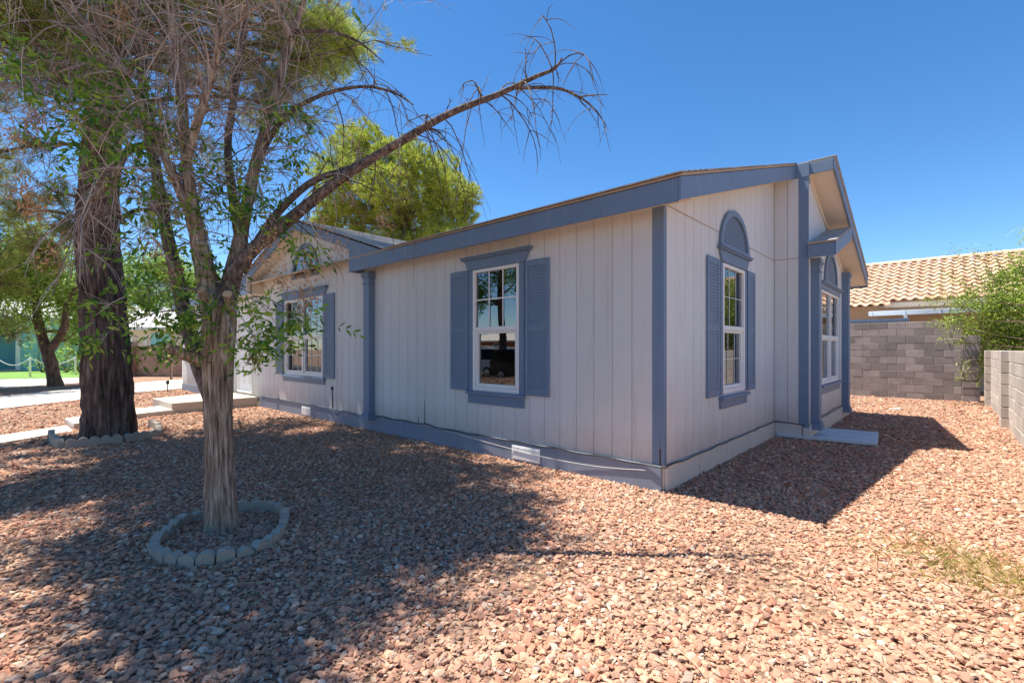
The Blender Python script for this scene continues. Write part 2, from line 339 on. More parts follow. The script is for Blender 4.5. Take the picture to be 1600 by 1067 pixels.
# openings
W1 = (-2.70, -1.865, .845, 2.465); W2 = (-8.85, -7.05, .845, 2.465); DR = (-11.90, -10.84, .28, 2.44)
WB = (1.62, 2.47, .85, 2.46); WF = (4.97, 6.70, .80, 2.41)
GX, GS = -7.83, .325                           # cross gable: ridge position and slope
VX = -4.42; GR = VX - GX
rakeA = lambda x: 2.935 + GS * (GR - abs(x - GX))
b = MB()                                       # sheathing behind the planks
for a, c, p, q in wallgrid(-17.35, 0, .02, 2.84, [W1, W2, DR]): b.box(a, c, .002, .09, p, q)
b.prism([(-5.0, 2.84), (-10.66, 2.84), (GX, rakeA(GX) - .12)], lambda u, v, t: (u, t, v), .002, .09)
for a, c, p, q in wallgrid(.09, 4.03, .02, 2.84, [WB]): b.box(-.002, -.09, a, c, p, q)
b.prism([(.09, 2.84), (4.03, 2.84), (4.03, 4.10), (.09, 2.89)], lambda u, v, t: (t, u, v), -.002, -.09)
b.box(-.09, .473, 4.032, 4.10, .02, 4.22)
for a, c, p, q in wallgrid(4.10, 8.06, .02, 2.84, [WF]): b.box(.473, .39, a, c, p, q)
b.prism([(4.10, 2.84), (8.06, 2.84), (4.10, 4.20)], lambda u, v, t: (t, u, v), .473, .39)
b.box(-17.35, .39, 7.98, 8.06, .02, 2.84); b.box(-17.35, -17.26, .09, 7.98, .02, 2.84)
b.build('wall', 'cream', H)
b = MB(); b.box(-17.2, -.1, .12, 7.9, .2, .24); b.build('floor', 'interior', H)
b = MB(); b.box(-17.2, -.1, .1, 7.9, 2.70, 2.72); b.build('ceiling', 'interior', H)
b = MB()
for x in (-4.6, -9.8): b.box(x, x + .06, .1, 7.9, .24, 2.7)
b.box(-17, -.1, 3.0, 3.06, .24, 2.7); b.build('partition', 'interior', H)
# planks
topA = lambda x: 2.80 if (x > -5.2 or x < -10.45) else max(2.80, rakeA(x) - .15)
planks('A', -17.25, -.10, ZS, topA, [W1, W2, DR], seams=())
planks('B', .045, 4.03, ZS, lambda y: 2.72 + SL * (y + .3) + .10, [WB], seams=(2.815,), base=0.0)
planks('B', 4.12, 8.06, .24, lambda y: 4.18 - .34 * (y - 4.08), [WF], seams=(2.80,), base=.475)
for u0, u1 in ((.016, .205), (.205, .36)):
    plank('A', u0, u1, .24, 2.81, 4.03); plank('A', u0, u1, 2.815, 4.10, 4.03)
for (z0, z1) in ((.26, 2.80),): pass
# seam flashings, frieze
b = MB(); b.box(.0, .019, .045, 4.03, 2.809, 2.819); b.box(.018, .36, 4.011, 4.03, 2.809, 2.819); b.build('flashing', 'deck_edge', H)
b = MB(); b.box(-10.4, -5.35, -.0150, -.001, 2.804, 2.809); b.build('flashing', 'deck_edge', H)
b = MB(); fz = lambda y: 2.725 + SL * (y + .3)
b.prism([(0.0, fz(0) - .005), (4.01, fz(4.01) - .005), (4.01, fz(4.01) + .06), (0, fz(0) + .06)], lambda u, v, t: (t, u, v), .014, .034); b.build('frieze_board', 'cream', H)
for sx_ in (-1.365, -3.80, -6.23): b = MB(); b.box(sx_ - .0022, sx_ + .0022, -.0105, -.0005, ZS, 2.72 if sx_ > -5 else .8); b.build('panel_seam', 'dark_void', H)
# corner boards
b = MB(); b.box(-.105, .018, -.019, .0, ZS + .005, 2.80); b.build('corner_board', 'trim', H, bevel=.002)
b = MB(); b.box(.0005, .018, .0005, .046, ZS + .005, 2.80); b.build('corner_board', 'trim', H, bevel=.002)
b = MB(); b.box(.36, .492, 4.008, 4.03, .17, 4.08); b.build('corner_board', 'trim', H, bevel=.002)
b = MB(); b.box(.475, .492, 4.031, 4.10, .24, 3.95); b.build('corner_board', 'siding', H, bevel=.002)
b = MB(); b.box(-17.37, -17.25, -.02, .0, .24, 2.8); b.build('corner_board', 'white_paint', H, bevel=.002)
b = MB(); b.box(-.019, -.021, -.021, -.0195, .25, .55); b.box(-.028, -.012, -.0195, -.0205, .25, .42); b.build('rust_streak', 'rust', H)
# skirting
b = MB(); b.box(-10.3, -.004, -.035, -.004, -.03, .255); b.build('skirting', 'skirt_blue', H, bevel=.003)
b = MB(); b.box(-17.35, -12.4, -.035, -.004, -.03, .235); b.build('skirting', 'skirt_blue', H, bevel=.003)
for y0, y1 in ((.03, 2.62), (2.635, 4.02)):
    b = MB(); b.box(.002, .03, y0, y1, -.03, .25); b.build('skirting', 'skirt_white', H, bevel=.003)
b = MB(); b.box(.034, .40, 4.0, 4.028, -.03, .235); b.build('skirting', 'skirt_white', H, bevel=.003)
b = MB(); b.box(.476, .51, 4.06, 8.06, -.03, .235); b.build('skirting', 'skirt_white', H, bevel=.003)
b = MB(); b.box(.42, .52, 3.985, 4.05, -.03, .19); b.build('skirt_post', 'skirt_white', H, bevel=.004)
# crawl-space vents
for vx0, vx1 in ((-1.965, -1.515), (-7.95, -7.55)):
    b = MB(); z0, z1 = .035, .205; b.box(vx0, vx1, -.046, -.0355, z0, z1); vn = b.build('vent', 'white_paint', H, bevel=.002)
    b = MB()
    for c_ in range(4):
        for r_ in range(8):
            x0 = vx0 + .02 + c_ * (vx1 - vx0 - .03) / 4; z = z0 + .014 + r_ * .0182; b.box(x0, x0 + (vx1 - vx0 - .03) / 4 - .012, -.051, -.0463, z, z + .010)
    b.build('vent_slat', 'white_paint', vn)
# eaves and roof
def poly(name, pts, fn, a, c, mat, bevel=0): bb = MB(); bb.prism(pts, fn, a, c); return bb.build(name, mat, H, bevel=bevel)
XZ = lambda u, v, t: (u, t, v); YZ = lambda u, v, t: (t, u, v)
E0, RG, XR = -.30, 4.08, .31
poly('fascia', [(VX, 2.72), (XR - .03, 2.72), (XR - .03, 2.93), (VX, 2.93)], XZ, E0, E0 + .025, 'trim', .002)
for s in (1, -1):
    m = lambda x: GX + s * (x - GX)
    poly('rake_fascia', [(m(VX), 2.72), (m(VX), 2.93), (GX, 2.93 + GS * GR), (GX, 2.75 + GS * GR), (m(-5.53), 2.75 + GS * (GR - (-5.53 - GX))), (m(-5.53), 2.72)] if s > 0 else
         [(m(VX), 2.72), (m(VX), 2.93), (GX, 2.93 + GS * GR), (GX, 2.75 + GS * GR), (m(-5.53), 2.75 + GS * (GR - (-5.53 - GX))), (m(-5.53), 2.72)], XZ, E0 + (.0 if s > 0 else .001), E0 + .025, 'trim', .002)
    z5 = 2.75 + GS * (GR - (-5.53 - GX))
    bb = MB(); xx = m(-5.53); bb.box(xx, xx + s * .02, E0 + .026 - (.1 if s < 0 else 0), -.016, 2.72, z5 + .02); bb.build('eave_end', 'trim' if s > 0 else 'cream', H, bevel=.002)
    bb = MB(); bb.add([(GX, E0 + .026, 2.77 + GS * GR), (m(-5.53), E0 + .026, z5 + .015), (m(-5.53), 0, z5 + .015), (GX, 0, 2.77 + GS * GR)], [(0, 1, 2, 3)]); bb.build('soffit', 'cream', H)
poly('fascia', [(-17.6, 2.72), (2 * GX - VX, 2.72), (2 * GX - VX, 2.93), (-17.6, 2.93)], XZ, E0, E0 + .025, 'trim', .002)
bb = MB(); bb.box(-5.50, XR - .03, E0 + .026, -.001, 2.795, 2.805); bb.build('soffit', 'cream', H)
bb = MB(); bb.box(-17.5, -10.15, E0 + .026, -.001, 2.795, 2.805); bb.build('soffit', 'cream', H)
rk = lambda y: 2.93 + SL * (y - E0)
poly('rake_fascia', [(E0, 2.725), (E0, 2.93), (3.0, rk(3.0)), (3.0, rk(3.0) - .2)], YZ, XR - .028, XR, 'trim', .002)
poly('rake_fascia', [(3.004, rk(3.0) - .2), (3.004, rk(3.0)), (4.00, rk(4.00)), (4.00, rk(4.00) - .2)], YZ, XR - .026, XR + .001, 'trim', .002)
bb = MB(); bb.box(XR - .004, .50, 4.0, 4.045, 4.05, 4.262); bb.build('fascia_return', 'trim', H, bevel=.003)
bb = MB(); bb.add([(.034, .0, rk(0) - .165), (XR - .028, 0, rk(0) - .165), (XR - .028, 4.03, rk(4.03) - .165), (.034, 4.03, rk(4.03) - .165)], [(0, 1, 2, 3)]); bb.build('soffit', 'cream', H)
# far half: overhanging rake, ridge fascia, soffit
XO, FS = .80, .335; fr_ = lambda y: 4.262 - FS * (y - 4.05); YE = 8.10
poly('fascia', [(.36, 4.085), (XO, 4.085), (XO, 4.258), (.36, 4.258)], XZ, 4.046, 4.07, 'trim', .002)
poly('rake_fascia', [(4.05, 4.085), (4.05, 4.258), (YE, fr_(YE)), (YE, fr_(YE) - .175)], YZ, XO, XO + .024, 'trim', .002)
bb = MB(); bb.add([(.476, 4.071, 4.10), (XO, 4.071, 4.10), (XO, YE, fr_(YE) - .16), (.476, YE, fr_(YE) - .16)], [(0, 1, 2, 3)]); bb.build('soffit', 'cream', H)
bb = MB(); bb.prism([(4.10, 4.03), (7.6, 4.03 - FS * 3.5), (7.6, 3.97 - FS * 3.5), (4.10, 3.97)], YZ, .49, .51); bb.build('frieze_board', 'cream', H)
bb = MB(); bb.box(-17.6, XO, YE, YE + .025, fr_(YE) - .2, fr_(YE)); bb.build('fascia', 'trim', H)
# lower gable return over the bay window
LY, LZ, LT = 3.955, 2.79, 2.985
lf = lambda y: LT + SL * (y - LY); ym = 5.60
poly('bay_fascia', [(.493, LZ), (XO + .024, LZ), (XO + .024, LT), (.493, LT)], XZ, LY, LY + .024, 'trim', .002)
poly('bay_rake', [(LY + .024, LZ + .005), (LY + .024, LT + .007), (ym, lf(ym)), (ym, lf(ym) - .2)], YZ, XO + .025, XO + .047, 'trim', .002)
bb = MB(); bb.add([(.476, LY + .025, LZ + .03), (XO + .024, LY + .025, LZ + .03), (XO + .024, ym, lf(ym) - .17), (.476, ym, lf(ym) - .17)], [(0, 1, 2, 3)]); bb.build('bay_soffit', 'cream', H)
# shingle courses: overlapping strips, each with its own thickness
def courses(name, x0, x1, p0, p1, exposure=.14, jitter=.0):
    """strips along x from the eave p0=(y,z) up to p1=(y,z)"""
    d = np.array(p1) - np.array(p0); L = np.linalg.norm(d); d = d / L; nrm = np.array([-d[1], d[0]]); nrm *= 1 if nrm[1] > 0 else -1
    bb = MB(); n = int(L / exposure) + 1
    for i in range(n):
        s0 = i * exposure; s1 = min(s0 + exposure * 1.6, L); a = np.array(p0) + d * s0; c = np.array(p0) + d * s1; x = x0; 
        while x < x1 - .01:
            wd = min(random.uniform(.25, .34), x1 - x); j0 = random.uniform(0, jitter)
            q = [a - d * j0 + nrm * .004, a - d * j0 + nrm * .017, c + nrm * .006, c + nrm * .001]
            bb.prism([(float(u), float(v)) for u, v in q], lambda u, v, t: (t, u, v), x, x + wd - .004); x += wd
    return bb.build(name, 'shingle', H)
poly('roof_deck', [(E0 - .005, 2.935), (RG, rk(RG) + .005), (RG, rk(RG) + .03), (E0 - .005, 2.96)], YZ, -17.6, XR + .004, 'deck_edge')
poly('roof_deck', [(4.06, 4.264), (YE + .01, fr_(YE) + .006), (YE + .01, fr_(YE) + .03), (4.06, 4.289)], YZ, -17.6, XO + .028, 'deck_edge')
courses('shingles', -4.4, XR + .022, (E0 - .03, 2.955), (RG, rk(RG) + .028), jitter=.006)
courses('shingles', -8.0, XO + .045, (YE + .03, fr_(YE) + .025), (4.055, 4.289), jitter=.006)
poly('bay_roof_deck', [(LY - .01, LT + .004), (ym, lf(ym) + .004), (ym, lf(ym) + .022), (LY - .01, LT + .022)], YZ, .492, XO + .05, 'deck_edge')
courses('bay_shingles', .492, XO + .065, (LY - .025, LT + .015), (ym, lf(ym) + .02), .15, .004)
# cross gable slopes run back to the main slope
zr = 2.96 + GS * GR; yb = E0 + (zr - 2.945) / SL
for s in (1, -1):
    n = 22; bb = MB(); ds = GR / n
    for i in range(n):
        u0, u1 = i * ds, min((i + 1.5) * ds, GR)          # distance up from the valley foot
        X_ = lambda u: GX + s * (GR - u); Z_ = lambda u: 2.95 + GS * u; Yv = lambda u: E0 + (Z_(u) - 2.945) / SL
        y0 = E0 - .03
        vs = [(X_(u0), y0, Z_(u0) + .004), (X_(u0), Yv(u0) + .06, Z_(u0) + .004), (X_(u1), Yv(u1) + .06, Z_(u1) + .004), (X_(u1), y0, Z_(u1) + .004)]
        vs += [(vs[0][0], vs[0][1], vs[0][2] + .022), (vs[1][0], vs[1][1], vs[1][2] + .022), (vs[2][0], vs[2][1], vs[2][2] + .008), (vs[3][0], vs[3][1], vs[3][2] + .008)]
        bb.add(vs, [(0, 3, 2, 1), (4, 5, 6, 7), (0, 1, 5, 4), (1, 2, 6, 5), (2, 3, 7, 6), (3, 0, 4, 7)])
    bb.build('gable_shingles', 'shingle', H)

# windows, shutters, trims. map(u,n,z): u along the wall, n out of it
MA = lambda y0: (lambda bb, u0, u1, n0, n1, z0, z1: bb.box(u0, u1, y0 - n0, y0 - n1, z0, z1))
MBx = lambda x0: (lambda bb, u0, u1, n0, n1, z0, z1: bb.box(x0 + n0, x0 + n1, u0, u1, z0, z1))
FA = lambda y0: (lambda u, v, t: (u, y0 - t, v)); FB = lambda x0: (lambda u, v, t: (x0 + t, u, v))
def sash_window(mp, o, units, grid, name='window', blinds=True, fn=None):
    u0, u1, z0, z1 = o; fwid = .042; zm = (z0 + z1) / 2 + .01
    fr = MB(); mp(fr, u0, u0 + fwid, -.06, .03, z0, z1); mp(fr, u1 - fwid, u1, -.06, .03, z0, z1); mp(fr, u0 + fwid, u1 - fwid, -.06, .029, z0, z0 + .05); mp(fr, u0 + fwid, u1 - fwid, -.06, .029, z1 - fwid, z1)
    wn = fr.build(name, 'vinyl', H, bevel=.003)
    us = np.linspace(u0 + fwid, u1 - fwid, units + 1)
    for i, (a, c) in enumerate(zip(us, us[1:])):
        if i: bb = MB(); mp(bb, a - .032, a + .032, -.06, .032, z0 + .05, z1 - fwid); bb.build('mullion', 'vinyl', wn, bevel=.003); a = a + .033
        if i < units - 1: c = c - .033
        bb = MB(); mp(bb, a, c, -.03, .024, zm - .028, zm + .028); bb.build('meeting_rail', 'vinyl', wn, bevel=.003)
        bb = MB(); mp(bb, a, a + .04, -.04, .008, z0 + .051, zm - .029); mp(bb, c - .04, c, -.04, .008, z0 + .051, zm - .029); mp(bb, a + .04, c - .04, -.04, .007, z0 + .051, z0 + .095); mp(bb, a + .04, c - .04, -.04, .007, zm - .06, zm - .029); bb.build('lower_sash', 'vinyl', wn, bevel=.003)
        for (p, q, nn) in ((zm + .029, z1 - fwid, -.004), (z0 + .05, zm - .03, -.022)):
            bb = MB(); mp(bb, a + .001, c - .001, nn - .004, nn, p, q); bb.build('pane', 'glass', wn)
        cols, rows, both = grid[:3]; mw = grid[3] if len(grid) > 3 else .009
        for (p, q, nn, rws) in ((zm + .029, z1 - fwid, .0015, rows), (z0 + .096, zm - .061, -.016, rows)):
            if not both and p < zm: continue
            bb = MB()
            for j in range(1, cols): x = a + (c - a) * j / cols; mp(bb, x - mw, x + mw, nn, nn + .004, p, q)
            for j in range(1, rws): z = p + (q - p) * j / rws; mp(bb, a, c, nn + .0005, nn + .0045, z - mw, z + mw)
            bb.build('muntin', 'vinyl', wn)
    if blinds:
        for j in range(int((u1 - u0) / .085)):
            bb = MB(); x = u0 + .05 + j * .085; mp(bb, x, x + .05, -.145 - .03, -.14, z0 + .04, z1 - .02); bb.build('blind_slat', 'blind', wn)
    return wn
def shutter(mp, u0, u1, z0=.835, z1=2.475):
    bb = MB(); mp(bb, u0, u1, .015, .03, z0, z1); e = .05; zm = (z0 + z1) / 2
    mp(bb, u0, u0 + e, .0305, .043, z0, z1); mp(bb, u1 - e, u1, .0305, .043, z0, z1)
    for a, c in ((z0, z0 + .09), (zm - .045, zm + .045), (z1 - .08, z1)): mp(bb, u0 + e, u1 - e, .0305, .0425, a, c)
    sh = bb.build('shutter', 'trim', H, bevel=.002); lv = MB()
    for a, c in ((z0 + .09, zm - .045), (zm + .045, z1 - .08)):
        n = int((c - a) / .036)
        for j in range(n):
            z = a + (c - a) * (j + .1) / n; hh = (c - a) / n
            mp(lv, u0 + e + .001, u1 - e - .001, .031, .0385, z, z + hh * .55); mp(lv, u0 + e + .001, u1 - e - .001, .031, .035, z + hh * .56, z + hh * .8)
    lv.build('louver', 'trim', sh); return sh
def header(mp, fn, u0, u1, z0=2.468, zt=2.60, c0=.11):
    bb = MB(); bb.prism([(u0, z0), (u1, z0), (u1 + c0 * .75, zt), (u0 - c0 * .75, zt)], fn, .015, .045); hd = bb.build('window_header', 'trim', H, bevel=.002)
    bb = MB(); mp(bb, u0 - c0, u1 + c0, .015, .075, zt + .001, zt + .022); mp(bb, u0 - c0 - .01, u1 + c0 + .01, .015, .09, zt + .023, zt + .045); bb.build('cornice', 'trim', hd, bevel=.003)
def sill(mp, u0, u1, z1=.835, z0=.67):
    bb = MB(); mp(bb, u0, u1, .015, .04, z0, z1 - .041); mp(bb, u0 - .02, u1 + .02, .015, .075, z1 - .04, z1); bb.build('window_sill', 'trim', H, bevel=.003)
def casing(mp, u0, u1, z0, z1, wd=.085):
    for a, c in ((u0 - wd, u0 - .001), (u1 + .001, u1 + wd)):
        bb = MB(); mp(bb, a, c, .0145, .028, z0, z1); bb.build('casing', 'trim', H, bevel=.002)
def arch(fn, mp, uc, hw, z0, hgt, glass=False):
    n = 28; ang = [math.pi * i / n for i in range(n + 1)]; out = [(uc + hw * math.cos(a), z0 + hgt * math.sin(a)) for a in ang]; inn = [(uc + (hw - .085) * math.cos(a), z0 + .05 + (hgt - .13) * math.sin(a)) for a in ang]
    bb = MB()
    for i in range(n): bb.prism([out[i], out[i + 1], inn[i + 1], inn[i]], fn, .015, .05)
    bb.prism([out[0], inn[0], inn[n], out[n]], fn, .015, .0495)
    ar = bb.build('arch', 'trim', H)
    bb = MB(); bb.prism(inn, fn, .012, .017); bb.build('arch_glass' if glass else 'arch_panel', 'glass' if glass else 'trim', ar)
    if glass: bb = MB(); bb.prism(inn, fn, .008, .0115); bb.build('arch_back', 'interior', ar)
    else:
        lv = MB(); n2 = int((hgt - .14) / .034)
        for j in range(n2):
            z = z0 + .055 + j * .034; k_ = (z + .02 - z0 - .05) / (hgt - .13)
            if k_ < .97: ww = (hw - .09) * math.sqrt(1 - k_ * k_); mp(lv, uc - ww, uc + ww, .0175, .027, z, z + .021)
        lv.build('louver', 'trim', ar)
    if glass:
        bb = MB(); mp(bb, uc - .012, uc + .012, .018, .026, z0 + .05, z0 + hgt - .08)
        for a in (R(45), R(135)): bb.prism([(uc + .012 * math.sin(a), z0 + .06), (uc + (hw - .09) * math.cos(a) + .012, z0 + .05 + (hgt - .13) * math.sin(a)), (uc + (hw - .09) * math.cos(a) - .012, z0 + .05 + (hgt - .13) * math.sin(a)), (uc - .012 * math.sin(a), z0 + .06)], fn, .0185, .0255)
        bb.build('muntin', 'vinyl', ar)
    return ar
mA, fA, mB_, fB_, mF, fF = MA(0), FA(0), MBx(0), FB(0), MBx(.475), FB(.475)
sash_window(mA, W1, 1, (3, 2, False), blinds=False); casing(mA, W1[0], W1[1], .836, 2.467); header(mA, fA, W1[0] - .08, W1[1] + .1); sill(mA, W1[0] - .085, W1[1] + .09)
shutter(mA, -1.755, -1.385); shutter(mA, -3.155, -2.79)
bb = MB(); bb.box(-2.66, -2.50, .20, .215, .9, 2.42); bb.build('curtain', 'blind', H)
sash_window(mA, W2, 2, (3, 2, True, .006), blinds=False); casing(mA, W2[0], W2[1], .836, 2.467, .08); header(mA, fA, W2[0] - .06, W2[1] + .1); sill(mA, W2[0] - .08, W2[1] + .09, .835, .70)
bb = MB(); bb.box(-8.75, -7.1, .22, .235, .9, 2.42); bb.build('curtain', 'blind', H)
shutter(mA, -6.93, -6.57); shutter(mA, -9.30, -8.94); arch(fA, mA, -7.83, .62, 2.90, .70, glass=True)
sash_window(mB_, WB, 1, (3, 2, True, .0035)); casing(mB_, WB[0], WB[1], .84, 2.467); header(mB_, fB_, WB[0] - .06, WB[1] + .06, zt=2.605); sill(mB_, WB[0] - .10, WB[1] + .06, .82, .67)
shutter(mB_, 1.085, 1.465); shutter(mB_, 2.57, 2.90); arch(fB_, mB_, 2.05, .56, 2.652, .52)
sash_window(mF, WF, 2, (1, 1, False)); casing(mF, WF[0], WF[1], .79, 2.415, .09); header(mF, fF, WF[0] - .05, WF[1] + .05, 2.416, 2.50, .06); sill(mF, WF[0] - .08, WF[1] + .08, .79, .64); arch(fF, mF, 5.85, .62, 2.55, .60)
# pilasters with capital and base
def pilaster(mp, u0, u1, z0, z1, d=.13):
    bb = MB(); mp(bb, u0, u1, .015, d, z0 + .13, z1 - .22); pl = bb.build('pilaster', 'trim', H, bevel=.004)
    bb = MB()
    for (a, c, e) in ((z1 - .219, z1 - .19, .012), (z1 - .189, z1 - .12, .004), (z1 - .119, z1 - .09, .014), (z1 - .089, z1 - .045, .03), (z1 - .044, z1, .02)): mp(bb, u0 - e, u1 + e, .015, d + e, a, c)
    bb.build('capital', 'trim', pl, bevel=.003); bb = MB()
    for (a, c, e) in ((z0, z0 + .06, .034), (z0 + .061, z0 + .09, .026), (z0 + .091, z0 + .129, .014)): mp(bb, u0 - e, u1 + e, .015, d + e, a, c)
    bb.build('plinth', 'trim', pl, bevel=.003)
pilaster(mA, -5.35, -5.17, .20, 2.72); pilaster(mF, 4.17, 4.36, .15, 2.81); pilaster(mF, 7.16, 7.36, .13, 2.95); pilaster(mA, -12.62, -12.42, .24, 2.72)
# front door
bb = MB(); d0, d1, dz0, dz1 = DR
for a, c in ((d0, d0 + .07), (d1 - .07, d1)): bb.box(a, c, -.03, .06, dz0, dz1)
bb.box(d0 + .07, d1 - .07, -.03, .06, dz1 - .07, dz1); bb.box(d0 + .07, d1 - .07, -.035, .06, dz0, dz0 + .05)
dr = bb.build('door', 'white_paint', H, bevel=.004)
bb = MB(); bb.box(d0 + .071, d1 - .071, .0, .04, dz0 + .051, dz1 - .071); bb.build('door_leaf', 'door_white', dr)
bb = MB()
for x0, x1 in ((d0 + .17, d0 + .47), (d0 + .57, d0 + .87)):
    for z0, z1 in ((.5, 1.2), (1.32, 2.2)): bb.box(x0, x1, -.012, -.001, z0, z1)
bb.build('door_panel', 'door_white', dr, bevel=.004)
bb = MB(); bb.tube([(d1 - .13, -.001, 1.2), (d1 - .13, -.07, 1.2)], .014, 10); bb.tube([(d1 - .13, -.06, 1.2), (d1 - .22, -.065, 1.2)], .009, 8); bb.build('door_handle', 'chrome', dr)
lx, lz = -10.66, 2.33
bb = MB(); bb.box(lx - .05, lx + .05, -.03, -.015, lz, lz + .14); bb.tube([(lx, -.03, lz + .1), (lx, -.10, lz + .12), (lx, -.12, lz + .06)], .012, 6); ln = bb.build('porch_lantern', 'cream', H)
bb = MB(); bb.prism([(lx - .05, lz + .05), (lx + .05, lz + .05), (lx + .065, lz - .13), (lx - .065, lz - .13)], lambda u, v, t: (u, t, v), -.17, -.07); bb.build('lantern_glass', 'blind', ln)
# cables along the foot of the siding
pts = [(-5.1, -.045, .265)]
for i in range(28):
    x = -4.9 + i * .174; pts.append((x, -.042, .262 - .018 * abs(math.sin(i * .9)) + (.02 if x < -3.6 else 0)))
pts += [(.03, -.05, .25), (.045, .03, .262)]
for i in range(16):
    y = .2 + i * .245; pts.append((.04, y, .258 - .014 * abs(math.sin(i * 1.3))))
pts += [(.05, 3.98, .25), (.25, 3.985, .245), (.44, 3.985, .23)]
pp, rr = smooth_path(pts, [.007] * len(pts), 220); bb = MB(); bb.tube(pp, rr, 6); bb.build('cable', 'black_rubber', H, True)
pts = [(-10.2, -.04, .262), (-8, -.042, .258), (-6.9, -.04, .25), (-6.66, -.05, .262), (-6.45, -.06, .16), (-6.2, -.05, .25), (-5.4, -.16, .24)]
pp, rr = smooth_path(pts, [.006] * len(pts), 50); bb = MB(); bb.tube(pp, rr, 5); bb.tube([(-6.66, -.02, .27), (-6.66, -.025, .62)], .008, 6); bb.box(-6.68, -6.64, -.04, -.0145, .62, .68); bb.build('cable', 'black_rubber', H, True)
pts = [(-3.9, -.04, .25), (-3.0, -.042, .215), (-2.2, -.054, .165), (-1.4, -.054, .13), (-.7, -.042, .14), (-.15, -.042, .195)]
pp, rr = smooth_path(pts, [.0035] * len(pts), 50); bb = MB(); bb.tube(pp, rr, 5); bb.build('wire', 'wire_white', H, True)
pts = [(.515, 4.9, .28), (.515, 5.5, .27), (.515, 6.1, .29), (.515, 7.0, .27)]; pp, rr = smooth_path(pts, [.007] * 4, 24); bb = MB(); bb.tube(pp, rr, 5); bb.build('cable', 'black_rubber', H, True)
for x, z1 in ((-3.78, .62), (-3.93, .36)):
    bb = MB(); bb.tube([(x, -.018, .27), (x, -.018, z1)], .004, 5); bb.build('wire', 'black_rubber', H)

# porch slab
bb = MB(); bb.prism([(-10.28, -1.82), (-10.42, -.04), (-12.75, -.04), (-11.85, -1.86)], lambda u, v, t: (u, v, t), -.04, .235)
tag(bb.build('porch_slab', 'concrete_step', bevel=.008), 'raised concrete porch slab below the white front door', 'porch slab')
# weathered board on the gravel at the bay corner
bd = empty('weathered_board', (.62, 4.42, 0), R(4)); tag(bd, 'flaking pale painted board lying flat on gravel at the bay corner', 'board')
for i in range(4):
    bb = MB(); bb.box(-.58, .68, -.43 + i * .29, -.43 + i * .29 + .283, .022, .062 + .003 * (i % 2)); o = bb.build('plank', 'board_paint', None, bevel=.004); o.parent = bd

# ------------------------------------------------------------------ block walls: one object for each block
def block_mesh(wd, ht, dp, mat):
    b_ = MB(); g = .005; b_.box(g, wd - g, 0, dp, g, ht - g); me_o = b_.build('block', mat, None, bevel=.006); me = me_o.data; bpy.data.objects.remove(me_o); return me
def block_wall(name, a, c, courses_, mat, label, zoff=0.0, bw=.40, bh=.2, dp=.15, bands=(), skip=None):
    """from ground point a to c; blocks face the right-hand side of a->c turned by -90 degrees"""
    a = np.array(a, float); c = np.array(c, float); L = np.linalg.norm(c - a); d = (c - a) / L; ang = math.atan2(d[1], d[0])
    root = empty(name, (a[0], a[1], 0), ang); tag(root, label, 'wall')
    full = block_mesh(bw, bh, dp, mat); core = MB(); core.box(.01, L - .01, .006, dp - .006, -.05, courses_ * bh + zoff - .004); co = core.build('mortar_core', 'mortar'); co.parent = root
    for r in range(courses_):
        u = -(bw / 2) * (r % 2)
        while u < L - .03:
            u0, u1 = max(u, 0), min(u + bw, L)
            if u1 - u0 > .04 and not (skip and skip(u0, r)):
                o = bpy.data.objects.new('block', full); COL.objects.link(o); o.parent = root
                o.location = (u0, random.uniform(-.003, .003), zoff + r * bh); o.scale = ((u1 - u0) / bw, 1, 1)
            u += bw
    return root, ang
block_wall('block_wall', (-1.6, 13.15), (2.36, 13.15), 11, 'block_grey', 'tall grey concrete block wall at the back of the gravel side yard', zoff=-.02, bh=.2)
rp = empty('wall_pier', (2.36, 13.05, 0)); tag(rp, 'rough grey block pier ending the back wall at the corner', 'pier')
fm = block_mesh(.36, .2, .25, 'block_grey')
for r in range(9):
    o = bpy.data.objects.new('block', fm); COL.objects.link(o); o.parent = rp; o.location = (random.uniform(-.006, .006), random.uniform(-.01, .005), -.03 + r * .2)
# side wall runs towards the camera on the right: blocks face -x, so walk it with y decreasing
block_wall('block_wall', (2.86, 13.0), (2.86, -2.0), 7, 'block_tan', 'low tan block wall along the right edge of the side yard', zoff=-.02, bh=.199, dp=.15)
for yy, ht in ((7.62, 7), (12.2, 7)):
    rp = empty('wall_pier', (2.76, yy, 0)); tag(rp, 'tan block pier on the low side wall ' + ('nearest the camera' if yy < 9 else 'under the leafy shrub'), 'pier')
    fm = block_mesh(.40, .199, .42, 'block_tan')
    for r in range(ht):
        o = bpy.data.objects.new('block', fm); COL.objects.link(o); o.parent = rp; o.location = (0, 0, -.02 + r * .199); o.scale = (.55, .95, 1)

